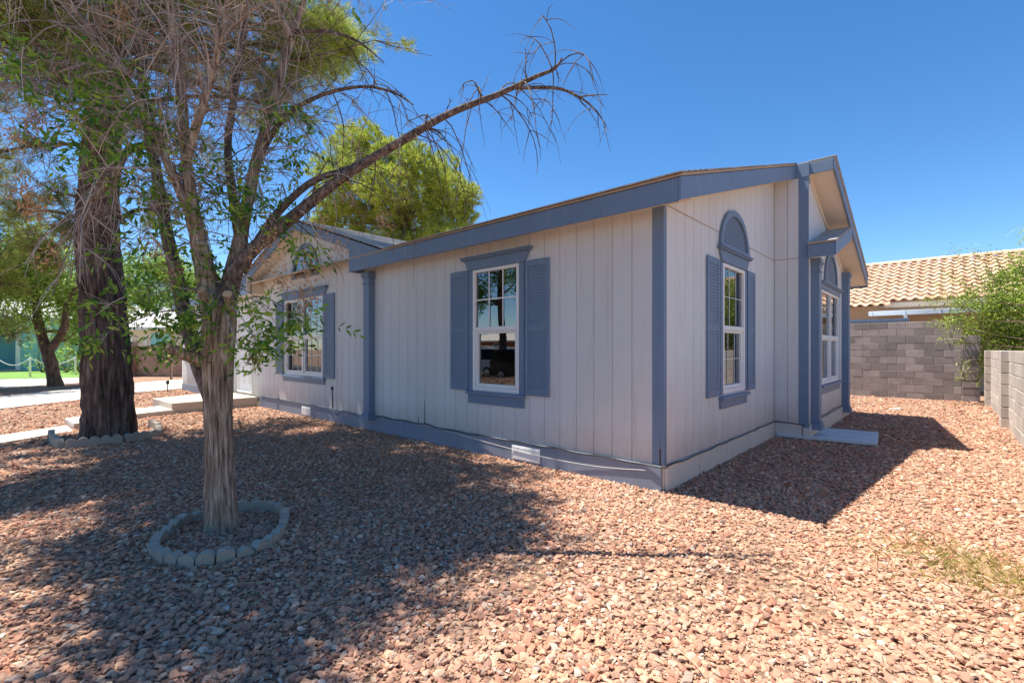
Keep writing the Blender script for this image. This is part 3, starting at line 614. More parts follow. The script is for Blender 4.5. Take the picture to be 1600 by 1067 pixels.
# ------------------------------------------------------------------ neighbour with tiled roof (right)
NB = empty('tiled_house', (3, 22, 0)); tag(NB, 'stucco house with salmon clay tile roof beyond the grey block wall', 'house')
YEv, ZEv, YRd, ZRd = 17.0, 3.08, 20.6, 4.90
bb = MB(); bb.box(-14, 16, 17.55, 24, 0, 3.0); bb.build('wall', 'stucco', NB)
bb = MB(); bb.prism([(YEv + .05, ZEv - .03), (YRd, ZRd - .05), (2 * YRd - YEv, ZEv - .03)], lambda u, v, t: (t, u, v), -14, 16); bb.build('roof', 'stucco', NB)
bb = MB(); bb.box(.42, 16, YEv + .02, YEv + .06, ZEv - .20, ZEv - .035); bb.build('fascia', 'stucco', NB)
me = bpy.data.meshes.new('tile'); V = []; F = []; nu = 10; tw, tl = .30, .42       # S-shaped pan and barrel
for j in range(2):
    for th in (0, 1):
        for i in range(nu + 1):
            u = i / nu; zz = .052 * math.sin(u * 2 * math.pi) * (1 if u < .5 else .55) + .03
            V.append((u * tw * 1.04, j * tl, zz + (.03 if j == 0 else 0) - th * .016))
n1 = nu + 1
for i in range(nu):
    F += [(i, i + 1, 2 * n1 + i + 1, 2 * n1 + i), (n1 + i, 3 * n1 + i, 3 * n1 + i + 1, n1 + i + 1), (i, n1 + i, n1 + i + 1, i + 1)]
me.from_pydata(V, [], F); me.materials.append(M['roof_tile']); me.polygons.foreach_set('use_smooth', [True] * len(me.polygons)); TILE = me
sl = math.atan2(ZRd - ZEv, YRd - YEv); Ls = math.hypot(ZRd - ZEv, YRd - YEv); rows = int(Ls / .37)
nt_ = 0; rest = MB()
for r in range(-1, rows + 1):
    for cidx in range(-9, 30):
        x = -.62 + cidx * tw + random.uniform(-.006, .006); s = r * .37
        if r < 0 and x > .42: continue
        pos = (x, YEv + s * math.cos(sl) + random.uniform(-.008, .008), ZEv + s * math.sin(sl) + .005)
        if -1.4 < x < 4.4 and nt_ < 300 and r < rows:
            o = bpy.data.objects.new('tile', TILE); COL.objects.link(o); o.parent = NB; o.matrix_parent_inverse = WORLD_INV(NB); o.location = pos; o.rotation_euler = (sl - .055, 0, 0); nt_ += 1
        else:
            mt = Matrix.Translation(pos) @ Matrix.Rotation(sl - .055, 4, 'X'); rest.add([mt @ Vector(v) for v in V], F)
o = rest.build('tile_field', 'roof_tile', NB, True); o['kind'] = 'stuff'
bb = MB()
for i in range(48):
    x = -14 + i * .62 if False else -4 + i * .42
    a = [math.pi * q / 8 for q in range(9)]
    r0, r1 = .12, .105
    vs = [(x, YRd - r0 * math.cos(t), ZRd + .02 + r0 * math.sin(t)) for t in a] + [(x + .46, YRd - r1 * math.cos(t), ZRd + .015 + r1 * math.sin(t)) for t in a]
    bb.add(vs, [(q, q + 1, 10 + q, 9 + q) for q in range(8)])
bb.build('ridge_tile', 'roof_tile', NB, True)
# patio cover beams above the back wall
pc = empty('patio_cover', (1.2, 14.6, 0)); tag(pc, 'white metal patio cover edge showing above the back wall', 'patio cover')
def beam(px0, px1, py_t, py_b, y, name):
    def at(px, py):
        q = FWD + RGT * (px - CX) / FPX + UP * (CY - py) / FPX; return CAM + q * (y - CAM[1]) / q[1]
    a, c = at(px0, py_t), at(px1, py_t - 8); lo = at(px0, py_b)
    bb = MB(); bb.box(a[0], c[0], y, y + .12, lo[2], a[2]); o = bb.build(name, 'galvanized', pc, bevel=.006)
    bb = MB()
    for t in np.linspace(.02, .98, 5): x = a[0] + (c[0] - a[0]) * t; bb.box(x, x + .03, y - .012, y - .001, lo[2] - .01, a[2] + .01)
    bb.build('bracket', 'galvanized', o); return a, c, lo
a, c, lo = beam(1357, 1600, 487, 494, 15.2, 'gutter')
bb = MB(); bb.box(a[0], c[0], 15.33, 17.5, a[2] - .05, a[2] - .02); bb.build('roof_panel', 'galvanized', pc)
for x in (a[0] + .9, a[0] + 3.2): bb = MB(); bb.box(x, x + .09, 15.22, 15.31, 0, lo[2]); bb.build('post', 'white_paint', pc)
sh_ = empty('garden_shed', (0, 13.9, 0)); tag(sh_, 'flat grey metal shed roof edge just above the back wall', 'shed')
bb = MB(); bb.box(-1.8, 1.22, 13.75, 15.0, 2.205, 2.30); bb.build('roof', 'galvanized', sh_, bevel=.01); bb = MB(); bb.box(-1.7, 1.1, 13.85, 14.9, 0, 2.2); bb.build('wall', 'galvanized', sh_)
bb = MB(); bb.box(-1.8, 1.25, 13.70, 13.745, 2.24, 2.315); bb.build('roof_trim', 'trim', sh_)

# ------------------------------------------------------------------ plants
def leaf_arrays(C, D, L, Wd, rs):
    """folded four-triangle leaves at C pointing along D"""
    n = len(C); D = D / (np.linalg.norm(D, axis=1)[:, None] + 1e-9); r = rs.normal(size=(n, 3)); S = np.cross(D, r); S /= np.linalg.norm(S, axis=1)[:, None] + 1e-9; N = np.cross(S, D)
    L = np.asarray(L).reshape(-1, 1); Wd = np.asarray(Wd).reshape(-1, 1)
    V = np.stack([C, C + D * L * .45 + S * Wd * .5 + N * Wd * .18, C + D * L, C + D * L * .45 - S * Wd * .5 + N * Wd * .18, C + D * L * .5], 1).reshape(-1, 3)
    o = (np.arange(n) * 5)[:, None, None]; F = (np.array([[0, 1, 4], [1, 2, 4], [2, 3, 4], [3, 0, 4]])[None] + o).reshape(-1, 3); return V, F
def compound(centers, rad, counts, rs, rach=.17, nl=7, ll=.062, lw=.021, droop=.5):
    Cs, Ds, Ls = [], [], []
    for c, r, k in zip(centers, rad, counts):
        for _ in range(k):
            p = c + rs.normal(size=3) * r * .55; d = rs.normal(size=3); d[2] = d[2] * .5 - droop * .5; d /= np.linalg.norm(d); s = np.cross(d, rs.normal(size=3)); s /= np.linalg.norm(s); R_ = rach * rs.uniform(.7, 1.2)
            for j in range(nl):
                t = (j // 2 + 1) / ((nl + 1) / 2); sd = 0 if j == nl - 1 else (1 if j % 2 else -1)
                q = p + d * R_ * t + np.array([0, 0, -1]) * .03 * t * t; Cs.append(q); Ds.append(d * .65 + s * sd + rs.normal(size=3) * .2 + np.array([0, 0, -.25])); Ls.append(ll * rs.uniform(.7, 1.25))
    Ls = np.array(Ls); return leaf_arrays(np.array(Cs), np.array(Ds), Ls, Ls * lw / ll, rs)
def needles(C, D, n, L, wd, spread, rs):
    """tufts of thin triangles"""
    m = len(C); C = np.repeat(C, n, 0); D = np.repeat(D / (np.linalg.norm(D, axis=1)[:, None] + 1e-9), n, 0); q = D + rs.normal(size=D.shape) * spread; q /= np.linalg.norm(q, axis=1)[:, None]
    s = np.cross(q, rs.normal(size=q.shape)); s /= np.linalg.norm(s, axis=1)[:, None] + 1e-9; l = L * rs.uniform(.6, 1.15, (len(C), 1))
    o = C - D * l * .25 + rs.normal(size=D.shape) * L * .12
    V = np.stack([o - s * wd * .5, o + s * wd * .5, o + q * l], 1).reshape(-1, 3); return V, np.arange(len(V)).reshape(-1, 3)
class Twigs:
    def __init__(s): s.V = []; s.F = []; s.n = 0; s.tips = []
    def add(s, pts, rad, n=3):
        v, f = tube_arrays(pts, rad, n, False); s.V.append(v); s.F.append(np.array(f) + s.n); s.n += len(v)
    def grow(s, p, v, L, r, droop, rs, sub=3, wig=.25, steps=7, depth=1):
        p = np.array(p, float); v = np.array(v, float); v /= np.linalg.norm(v); pts = [p.copy()]; ds = L / steps
        for i in range(steps):
            v = v + np.array([0, 0, -1]) * droop * ds / .15 * .35 + rs.normal(size=3) * wig * .35; v /= np.linalg.norm(v); p = p + v * ds; pts.append(p.copy())
        s.add(pts, np.linspace(r, r * .3, len(pts)), 3 if r < .008 else 5); s.tips.append((pts[-1], v))
        if depth > 0:
            for _ in range(sub):
                i = rs.integers(1, steps); d = v * .4 + rs.normal(size=3) * .8; s.grow(pts[i], d, L * rs.uniform(.3, .6), r * .55, droop * 1.1, rs, max(1, sub - 1), wig, 5, depth - 1)
    def build(s, name, mat, parent): return mesh_arrays(name, np.concatenate(s.V), np.concatenate(s.F), mat, parent)

# --- the bare-limbed ash in the foreground
rs = np.random.default_rng(11)
T1 = empty('ash_tree', tuple(P(347, 838, 3.68) * [1, 1, 0])); tag(T1, 'half-dead ash tree with pruned grey trunk inside the scalloped ring', 'tree')
def path(l, d0, d1): n = len(l); return [P(x, y, d0 + (d1 - d0) * i / (n - 1)) for i, (x, y) in enumerate(l)]
base = G(347, 838); dT = 3.70
tr = [(348, 842), (345, 790), (343, 720), (341, 650), (340, 590), (341, 540), (344, 490), (348, 452)]
tp = path(tr, dT, dT); tp[0] = np.array([tp[0][0], tp[0][1], -.06])
bark_tube('trunk', tp, [.112, .098, .090, .088, .094, .104, .106, .078], 'bark_ash', T1, 260, 110, .21, 17, 2.2, .035, 1)
STEMS = {
 'a': ([(334, 500), (322, 430), (310, 375), (302, 340), (291, 250), (283, 150), (272, 60), (262, -20), (250, -150), (240, -280)], [.085, .078, .07, .062, .045, .04, .034, .03, .022, .012], 3.68, 3.3),
 'b': ([(352, 480), (366, 420), (378, 360), (388, 310), (400, 255), (415, 200), (435, 130), (455, 60), (475, 0), (500, -90), (520, -220)], [.075, .07, .062, .056, .052, .047, .042, .034, .028, .02, .01], 3.72, 4.2),
 'c': ([(332, 625), (312, 565), (292, 505), (278, 440), (262, 370), (247, 285), (230, 190), (218, 90), (206, -20), (188, -170), (180, -300)], [.06, .07, .066, .06, .056, .05, .045, .04, .034, .022, .012], 3.74, 4.2),
 'd': ([(350, 480), (366, 425), (400, 386), (440, 353), (480, 321), (540, 274), (620, 225), (700, 179), (780, 147), (835, 121), (866, 108), (878, 91)], [.07, .058, .047, .043, .040, .036, .030, .025, .021, .016, .011, .005], 3.66, 3.72),
 'e': ([(378, 380), (366, 320), (356, 230), (366, 150), (379, 70), (388, -10), (400, -120)], [.05, .04, .036, .033, .03, .026, .015], 3.85, 4.4),
 'f': ([(400, 258), (440, 188), (495, 152), (560, 136), (610, 143), (646, 164)], [.026, .02, .016, .012, .009, .004], 3.95, 3.7),
 'g': ([(462, 50), (515, 50), (560, 66), (600, 98)], [.02, .014, .010, .004], 4.05, 3.9),
 'h': ([(262, 235), (235, 228), (200, 236), (182, 268), (152, 302), (128, 334)], [.035, .032, .03, .028, .024, .016], 3.5, 3.2),
 'i': ([(378, 425), (398, 385), (432, 335), (482, 288), (530, 268), (580, 252)], [.04, .034, .029, .026, .022, .015], 3.85, 3.74),
 'j': ([(302, 345), (265, 262), (215, 150), (160, 70), (105, 0), (60, -70), (20, -160)], [.04, .034, .03, .026, .02, .014, .008], 3.55, 3.0),
 'k': ([(291, 250), (330, 120), (352, 20), (370, -90), (380, -220)], [.03, .026, .022, .016, .008], 3.45, 3.2),
 'l': ([(232, 200), (150, 170), (80, 150), (10, 130), (-60, 150)], [.03, .024, .018, .013, .006], 4.0, 3.9),
 'm': ([(806, 138), (868, 138), (905, 152), (930, 172), (948, 198)], [.014, .012, .009, .006, .003], 3.715, 3.7),
 'n': ([(905, 152), (925, 149), (950, 148)], [.007, .005, .002], 3.70, 3.68),
 'o': ([(262, -20), (300, -120), (330, -230), (350, -340)], [.026, .02, .014, .006], 3.3, 3.3),
 'p': ([(455, 60), (400, -60), (370, -190), (340, -320)], [.03, .022, .014, .006], 4.0, 3.8),
}
paths = {}
for k_, (l, r, d0, d1) in STEMS.items():
    big = max(r) > .045; pth = path(l, d0, d1)
    if k_ in 'abcjkleh': r = [q_ * (.78 if i_ > 1 else .92) for i_, q_ in enumerate(r)]
    paths[k_] = smooth_path(pth, r, 60)
    dead = k_ in 'cefgimn' or k_ == 'd'
    bark_tube('limb', pth, r, 'bark_dead' if dead else 'bark_ash', T1, 90 if big else 40, 28 if big else 10, .16 if big else .10, 7, 1.7, 0, ord(k_))
for (x, y, d, v, r, ln) in ((331, 468, 3.56, (-.25, -.3, 1), .034, .11), (361, 476, 3.56, (.3, -.4, 1), .034, .12), (305, 560, 3.60, (-.75, -.3, .75), .042, .20), (376, 665, 3.62, (.35, -.1, .9), .010, .10)):
    v = np.array(v); v = RGT * v[0] - FWD * 1.0 + UP * v[2] * .75; v /= np.linalg.norm(v); p0 = P(x, y, d + .04); st = MB(); st.tube([p0 - v * .05, p0 + v * ln * .5, p0 + v * ln], [r * 1.25, r * 1.02, r], 14); so = st.build('cut_stub', 'bark_ash', T1)
    st = MB(); st.tube([p0 + v * (ln + .0005), p0 + v * (ln + .004)], [r * .95, r * .9], 14); st.build('cut_face', 'cut_wood', so)
tw = Twigs()
def shoots(key, n, t0, t1, Lr, r, droop, up=.3, sub=3, depth=1, wig=.25):
    p, rr = paths[key]
    for _ in range(n):
        i = int((t0 + (t1 - t0) * rs.random()) * 58); ax = p[i + 1] - p[i]; ax /= np.linalg.norm(ax); d = ax * .6 + rs.normal(size=3) * .75 + np.array([0, 0, up]); tw.grow(p[i], d, rs.uniform(*Lr), r * rs.uniform(.7, 1.2), droop, rs, sub, wig, 8, depth)
live, tw = tw, Twigs()
shoots('d', 30, .56, .95, (.15, .85), .0065, 1.6, -.05, 4, 1, .34); shoots('d', 16, .25, .65, (.35, .9), .0055, 1.4, -.1, 3, 1, .26); shoots('m', 7, .1, .95, (.1, .45), .0045, 1.2, .1, 2, 1, .24)
shoots('f', 18, .15, .95, (.2, .8), .0055, 1.3, .2, 3, 1, .24); shoots('g', 6, .2, .95, (.2, .5), .0045, 1.2, .1, 2, 1, .14)
o = tw.build('dead_twigs', 'bark_dead', T1); o['kind'] = 'stuff'; tw = live
shoots('i', 14, .3, 1, (.3, .7), .005, .8, .0)
for key, n in (('a', 62), ('b', 50), ('c', 52), ('e', 38), ('j', 72), ('k', 44), ('l', 60), ('o', 30), ('p', 30)): shoots(key, n, .30 if key in 'abc' else .1, 1, (.35, .95), .0065, .55, .25, 4, 2)
shoots('h', 46, .45, 1, (.3, .8), .005, 1.0, -.2, 3, 1)
o = tw.build('twigs', 'twig_grey', T1); o['kind'] = 'stuff'
CL = [(165, 150, 3.2, .26, 24), (115, 190, 3.1, .22, 16), (25, 92, 3.0, .2, 12), (130, 120, 3.2, .26, 20), (70, 120, 3.1, .2, 10), (215, 150, 3.4, .24, 16), (252, 210, 3.4, .24, 18), (182, 235, 3.2, .22, 18), (150, 270, 3.2, .2, 10), (240, 320, 3.5, .26, 22), (215, 395, 3.4, .2, 14), (300, 380, 3.5, .22, 16), (262, 440, 3.3, .2, 16), (300, 495, 3.35, .17, 22), (245, 485, 3.3, .15, 12), (225, 460, 3.2, .16, 10), (150, 528, 3.0, .09, 7), (452, 185, 3.9, .17, 20), (462, 245, 3.9, .24, 18), (440, 290, 3.85, .22, 14), (352, 250, 3.9, .22, 14), (325, 270, 3.6, .2, 14), (398, 310, 3.7, .22, 14), (345, 330, 3.6, .2, 12), (415, 478, 3.2, .12, 14), (442, 522, 3.2, .15, 20), (400, 532, 3.2, .13, 14), (476, 505, 3.25, .09, 8), (372, 540, 3.25, .09, 8), (420, 345, 3.6, .16, 10), (462, 390, 3.4, .10, 8), (500, 375, 3.5, .1, 6), (266, 552, 3.3, .08, 6), (280, 520, 3.3, .1, 8), (330, 440, 3.6, .14, 8), (160, 480, 3.1, .12, 6)]
ctr = [P(x, y, d) for x, y, d, r, n in CL]
shp = [g2(*p) for p in [(300, 700), (480, 690), (640, 735), (790, 765), (825, 830), (760, 850), (640, 880), (500, 910), (450, 960), (510, 1075), (190, 1075), (200, 960), (180, 900), (60, 860), (60, 760)]]
def inpoly(x, y, pts):
    m_ = False; j = len(pts) - 1
    for i in range(len(pts)):
        xi, yi = pts[i]; xj, yj = pts[j]
        if (yi > y) != (yj > y) and x < (xj - xi) * (y - yi) / (yj - yi) + xi: m_ = not m_
        j = i
    return m_
tries = 0; up_n = 0
while up_n < 230 and tries < 20000:            # unseen upper crown: leaf clusters placed sunward of shp to shade that ground
    tries += 1; x, y, h = rs.uniform(-6, 1), rs.uniform(-5, 1), rs.uniform(4.6, 7.6)
    if not inpoly(x, y, shp): continue
    q = np.array([x + SUN.x / SUN.z * h, y + SUN.y / SUN.z * h, h]); rel = q - CAM; dd_ = rel @ FWD
    if dd_ > .3 and CY - FPX * (h - .5 - CAM[2]) / dd_ > -10: continue
    if np.hypot(q[0] + 2.2, q[1] + 3.0) > 3.0: continue
    CL.append((0, 0, 0, .40, 36)); ctr.append(q); up_n += 1
nv = len(CL) - up_n
V, F = compound(ctr[:nv], [c_[3] for c_ in CL[:nv]], [int(c_[4] * 1.35) for c_ in CL[:nv]], rs); V2, F2 = compound(ctr[nv:], [c_[3] for c_ in CL[nv:]], [26] * up_n, rs, .2, 7, .095, .036)
o = mesh_arrays('foliage', np.concatenate([V, V2]), np.concatenate([F, F2 + len(V)]), 'leaf_ash', T1); o['kind'] = 'stuff'
tg = Twigs()                                   # thin stalks that carry the leaf clusters
for c_, (x, y, d, r, n) in zip(ctr, CL):
    best = min((np.linalg.norm(p[i] - c_), tuple(p[i])) for p, _ in paths.values() for i in range(0, 60, 4))
    s0 = np.array(best[1]); mid = (s0 + c_) / 2 + np.array([0, 0, .12 * best[0]]) + rs.normal(size=3) * .03; pp, rr = smooth_path([s0, mid, c_], [.008, .005, .002], 8); tg.add(pp, rr, 4)
    for _ in range(6): tg.add([c_ - (c_ - mid) * .15, c_ + rs.normal(size=3) * r * .5], [.0028, .0012], 3)
o = tg.build('leaf_stalks', 'twig_grey', T1); o['kind'] = 'stuff'
SD = [(85, 205, 3.1), (60, 190, 3.1), (30, 290, 3.0), (62, 335, 3.0), (45, 320, 3.0), (110, 185, 3.1), (75, 395, 3.0), (240, 385, 3.4), (270, 430, 3.4), (405, 400, 3.4), (428, 372, 3.4), (440, 435, 3.4), (478, 405, 3.4), (480, 430, 3.4), (474, 455, 3.4), (482, 470, 3.4), (470, 480, 3.4), (398, 555, 3.25), (500, 350, 3.6), (532, 385, 3.6), (545, 300, 3.7), (600, 345, 3.7), (190, 20, 3.3), (200, 40, 3.3), (150, 45, 3.3), (330, 130, 3.5), (20, 215, 3.0)]
Cs = []; 
for x, y, d in SD:
    n = int(rs.integers(60, 100)); q = P(x, y, d) + rs.normal(size=(n, 3)) * [.035, .035, .055]; Cs.append(q)
Cs = np.concatenate(Cs); Dd = rs.normal(size=Cs.shape); Dd[:, 2] -= .9; V, F = leaf_arrays(Cs, Dd, rs.uniform(.022, .042, len(Cs)), rs.uniform(.008, .014, len(Cs)), rs)
o = mesh_arrays('seed_clusters', V, F, 'seed', T1); o['kind'] = 'stuff'

# --- scalloped concrete tree rings
def edger_mesh(n, wd=.105, ht=.088, dp=.06):
    b_ = MB(); m = 14
    for i in range(n):
        top = [(i * wd + wd * j / m, ht * (.66 + .34 * math.sin(math.pi * j / m) ** .75)) for j in range(m + 1)]
        b_.prism([(i * wd, -.05)] + top + [((i + 1) * wd, -.05)], lambda u, v, t: (u, t, v), -dp / 2, dp / 2)
    o_ = b_.build('edging_block', 'edger', None); me_ = o_.data; bpy.data.objects.remove(o_); return me_
r1 = empty('tree_ring', (-1.97, -3.22, 0)); tag(r1, 'ring of scalloped grey edging around the ash trunk', 'tree ring')
e1 = edger_mesh(1); ringp = [(-2.25, -3.60), (-2.05, -3.71), (-1.75, -3.70), (-1.52, -3.58), (-1.41, -3.36), (-1.45, -3.14), (-1.58, -2.98), (-1.86, -2.82), (-2.15, -2.74), (-2.36, -2.80), (-2.48, -3.0), (-2.52, -3.3), (-2.42, -3.48), (-2.25, -3.60)]
ringp = [(-1.95 + (x + 1.95) * .93, -3.22 + (y + 3.22) * .93) for x, y in ringp]
pp, _ = smooth_path([(x, y, 0) for x, y in ringp], [0] * len(ringp), 400); s = np.concatenate([[0], np.cumsum(np.linalg.norm(np.diff(pp, axis=0), axis=1))]); nb = int(s[-1] / .108)
for i in range(nb):
    q0 = np.array([np.interp(s[-1] * i / nb, s, pp[:, c_]) for c_ in range(3)]); q1 = np.array([np.interp(s[-1] * (i + 1) / nb, s, pp[:, c_]) for c_ in range(3)])
    if i in (17, 22): continue
    o = bpy.data.objects.new('edging_block', e1); COL.objects.link(o); o.parent = r1; o.location = (q0[0] - r1.location[0], q0[1] - r1.location[1], random.uniform(-.026, .006)); o.rotation_euler = (random.uniform(-.12, .12), random.uniform(-.09, .09), math.atan2(q1[1] - q0[1], q1[0] - q0[0]) + random.uniform(-.06, .06))
r2 = empty('tree_ring', (-7.6, -3.2, 0)); tag(r2, 'straight scalloped grey edging pieces boxed around the big pine', 'tree ring')
e2 = edger_mesh(5, .125, .135, .08); e3 = edger_mesh(4, .115, .125, .08)
for (x, y, a_, me_) in ((-7.10, -3.74, R(86), e2), (-7.06, -3.09, R(112), e3), (-7.3, -2.62, R(170), e2), (-7.95, -2.5, R(180), e2), (-7.15, -3.78, R(184), e2), (-7.8, -3.84, R(176), e2)):
    o = bpy.data.objects.new('edging_block', me_); COL.objects.link(o); o.parent = r2; o.location = (x + 7.6, y + 3.2, 0); o.rotation_euler = (random.uniform(-.04, .04), 0, a_)

# --- the big pine by the walkway
def pine(name, label, base, H_, r0, branches, mat_bark, mat_needle, rs, nl, wd, nn, top_r, lowest, trunk_pts=None, along=90, tuft=7, droop=.25, group=None, azs=None):
    root = empty(name, (base[0], base[1], 0)); tag(root, label, 'tree', group)
    b0 = np.array([base[0], base[1], -.06]); tp_ = [b0] + [b0 + np.array([.02 * math.sin(h * 1.3) * h, .03 * math.cos(h) * h * .6 - .018 * h, h]) for h in np.linspace(.35, H_, 9)]
    rad = [r0 * 1.12, r0 * 1.0] + list(np.linspace(r0 * .9, .05, 8))
    bark_tube('trunk', tp_, rad, mat_bark, root, along, 120 if r0 > .25 else 18, .22, 15, 1.7, r0 * .28, 5)
    tpp, _ = smooth_path(tp_, rad, 200); C, D = [], []; tw_ = Twigs()
    for i in range(branches):
        h = lowest + (H_ - lowest - .3) * (i / branches) ** .8; k = int(np.argmin(abs(tpp[:, 2] - h))); p = tpp[k]; az = rs.uniform(0, 2 * math.pi) if azs is None else azs(i, rs)
        L = top_r * (1 - .68 * ((h - lowest) / (H_ - lowest)) ** 2.4) * rs.uniform(.72, 1.12) * (.62 if (r0 < .4 and math.sin(az) < -.15) else 1); v = np.array([math.cos(az), math.sin(az), rs.uniform(.05, .5)]); pts = [p]; n = 10
        for q in range(n):
            v = v + np.array([0, 0, -droop * (.14 if q < 6 else -.12)]) + rs.normal(size=3) * .09; v /= np.linalg.norm(v); pts.append(pts[-1] + v * L / n)
        tw_.add(pts, np.linspace(.014 + .008 * L, .006, n + 1), 6)
        for q in range(2, n + 1):
            for _ in range(3 if q < n else 4):
                sv = (pts[q] - pts[q - 1]) / (L / n) * .5 + rs.normal(size=3) * .75; sv[2] = sv[2] * .6 + .05; sl_ = L * rs.uniform(.14, .3); e = pts[q] + sv / np.linalg.norm(sv) * sl_
                md = (pts[q] + e) / 2 + np.array([0, 0, -.03]); tw_.add([pts[q], md, e], [.010, .007, .004], 3)
                for t in range(tuft if h > 8 else tuft // 2 + 1): f = .25 + .8 * (t + 1) / tuft; c_ = pts[q] + (e - pts[q]) * f + rs.normal(size=3) * sl_ * .16; C.append(c_); D.append(sv / np.linalg.norm(sv) * .7 + np.array([0, 0, .25]) + rs.normal(size=3) * .3)
    o_ = tw_.build('branches', mat_bark, root); V_, F_ = needles(np.array(C), np.array(D), nn, nl, wd, .55, rs); f_ = mesh_arrays('crown', V_, F_, mat_needle, root); f_['kind'] = 'stuff'; return root
rs2 = np.random.default_rng(23)
PT = pine('pine_tree', 'big pine with dark furrowed trunk standing in straight scalloped edging', (-7.66, -3.20), 13.0, .30, 110, 'bark_pine', 'needle_near', rs2, .17, .010, 16, 3.9, 4.6, along=300, tuft=9)
tips = Twigs(); Cb, Db, Cf, Df = [], [], [], []; ax_ = np.array([-7.66, -3.2, 0])
for x, y, r, d in ((515, 42, 42, 9), (508, 92, 40, 9), (472, 60, 40, 8.6), (432, 30, 45, 8.4), (455, 118, 30, 8.8), (392, 78, 40, 8.2), (345, 5, 34, 8.5), (185, 40, 52, 8), (120, 100, 40, 7.8), (60, 40, 48, 7.6), (30, 330, 34, 8), (85, 300, 26, 7.6), (70, 395, 24, 7.8), (110, 360, 22, 7.6), (250, 330, 24, 8.6), (420, 160, 24, 8.4), (540, 70, 24, 9.2), (-20, 120, 50, 8), (-30, 20, 60, 8)):
    c_ = P(x, y, d); r *= d / FPX; s0 = ax_ + np.array([0, 0, max(3.2, c_[2] - .6)]); pp, rr = smooth_path([s0, (s0 + c_) / 2 + np.array([0, 0, .15]), c_], [.05, .032, .012], 12); tips.add(pp, rr, 6)
    for _ in range(14):
        e = c_ + rs2.normal(size=3) * r * .55; tips.add([c_ + (s0 - c_) * .1, (c_ + e) / 2, e], [.012, .008, .003], 3)
        m_ = int((30 if x > 460 else 14) * (r / .5) ** 2) + 5; (Cf if x > 460 else Cb).append(e + rs2.normal(size=(m_, 3)) * r * .28); (Df if x > 460 else Db).append((e - c_) / r + np.array([0, 0, .4]) + rs2.normal(size=(m_, 3)) * .5)
tips.build('boughs', 'bark_pine', PT); V, F = needles(np.concatenate(Cb), np.concatenate(Db), 16, .17, .008, .5, rs2); f_ = mesh_arrays('bough_needles', V, F, 'needle_near', PT); f_['kind'] = 'stuff'
V, F = needles(np.concatenate(Cf), np.concatenate(Df), 16, .17, .009, .5, rs2); f_ = mesh_arrays('tip_needles', V, F, 'needle_far', PT); f_['kind'] = 'stuff'  # right-hand tip boughs take a brighter green than the rest

# --- clump-built trees further off: needle or leaf masses on limbs
def clump_tree(name, label, base, trunk, clumps, mat_bark, mat_leaf, rs, kind, per, size, wd, nn=9, group=None, shell=.75, limb=.03):
    """clumps: (centre, radius). Every clump is carried by a limb from the trunk"""
    root = empty(name, (base[0], base[1], 0)); tag(root, label, 'tree', group)
    tp_, tr_ = trunk; bark_tube('trunk', tp_, tr_, mat_bark, root, 50, 22, .16, 7, 1.6, tr_[0] * .25, 3); tpp, trr = smooth_path(tp_, tr_, 60); tw_ = Twigs(); C, D = [], []
    for c_, r in clumps:
        c_ = np.array(c_); k = int(np.argmin(np.linalg.norm(tpp - (c_ - np.array([0, 0, r * .8])), axis=1))); k = min(max(k, 14), 58); s0 = tpp[k]; md = (s0 + c_) / 2 + rs.normal(size=3) * r * .12 - np.array([0, 0, .1 * r])
        pp_, rr_ = smooth_path([s0, md, c_], [min(max(.02, trr[k] * .5), limb * 3), limb, limb * .4], 8); tw_.add(pp_, rr_, 6)
        for _ in range(9): e = c_ + rs.normal(size=3) * r * .6; tw_.add([c_ + (s0 - c_) * .12, (c_ + e) / 2 + rs.normal(size=3) * .04, e], [limb * .6, limb * .4, limb * .16], 3)
        n = int(per * r * r); u = rs.normal(size=(n, 3)); u /= np.linalg.norm(u, axis=1)[:, None]; ph_ = rs.uniform(0, 6.28, 6); lump = 1 + .14 * (np.sin(u[:, 0] * 5.1 + ph_[0]) + np.sin(u[:, 1] * 5.7 + u[:, 2] * 2 + ph_[1]) + np.sin(u[:, 2] * 6.3 + ph_[2] + u[:, 0] * 3) + .7 * np.sin(u[:, 1] * 11 + ph_[3] + u[:, 0] * 7)); rad = r * (shell + (1 - shell) * rs.random(n)) * lump; rad *= np.where(rs.random(n) < .25, rs.uniform(.3, .9, n), 1)
        C.append(c_ + u * rad[:, None] * [1, 1, .85]); D.append(u * .8 + np.array([0, 0, .45]) + rs.normal(size=(n, 3)) * .3)
    C = np.concatenate(C); D = np.concatenate(D); tw_.build('branches', mat_bark, root)
    if kind == 'needle': V_, F_ = needles(C, D, nn, size, wd, .5, rs)
    else:
        C = np.repeat(C, nn, 0) + rs.normal(size=(len(C) * nn, 3)) * size * 1.1; D = rs.normal(size=C.shape); D[:, 2] -= .3; l = size * rs.uniform(.6, 1.2, len(C)); V_, F_ = leaf_arrays(C, D, l, l * wd, rs)
    f_ = mesh_arrays('crown', V_, F_, mat_leaf, root); f_['kind'] = 'stuff'; return root
rs3 = np.random.default_rng(5)
dB = 24.0; mpx = dB / FPX
cl = [(512, 268, 32), (545, 232, 34), (572, 222, 38), (604, 246, 30), (640, 240, 26), (520, 310, 36), (560, 285, 44), (605, 295, 44), (655, 262, 34), (690, 268, 34), (650, 305, 46), (700, 300, 40), (728, 308, 24), (540, 345, 42), (590, 345, 48), (640, 350, 48), (690, 345, 44), (722, 335, 26), (508, 345, 24), (700, 380, 40), (640, 395, 44), (580, 395, 40)]
cl3 = [(P(x, y, dB + rs3.uniform(-1.6, 1.6)), r * mpx * .9) for x, y, r in cl]
bp = P(635, CY, dB); bp[2] = 0
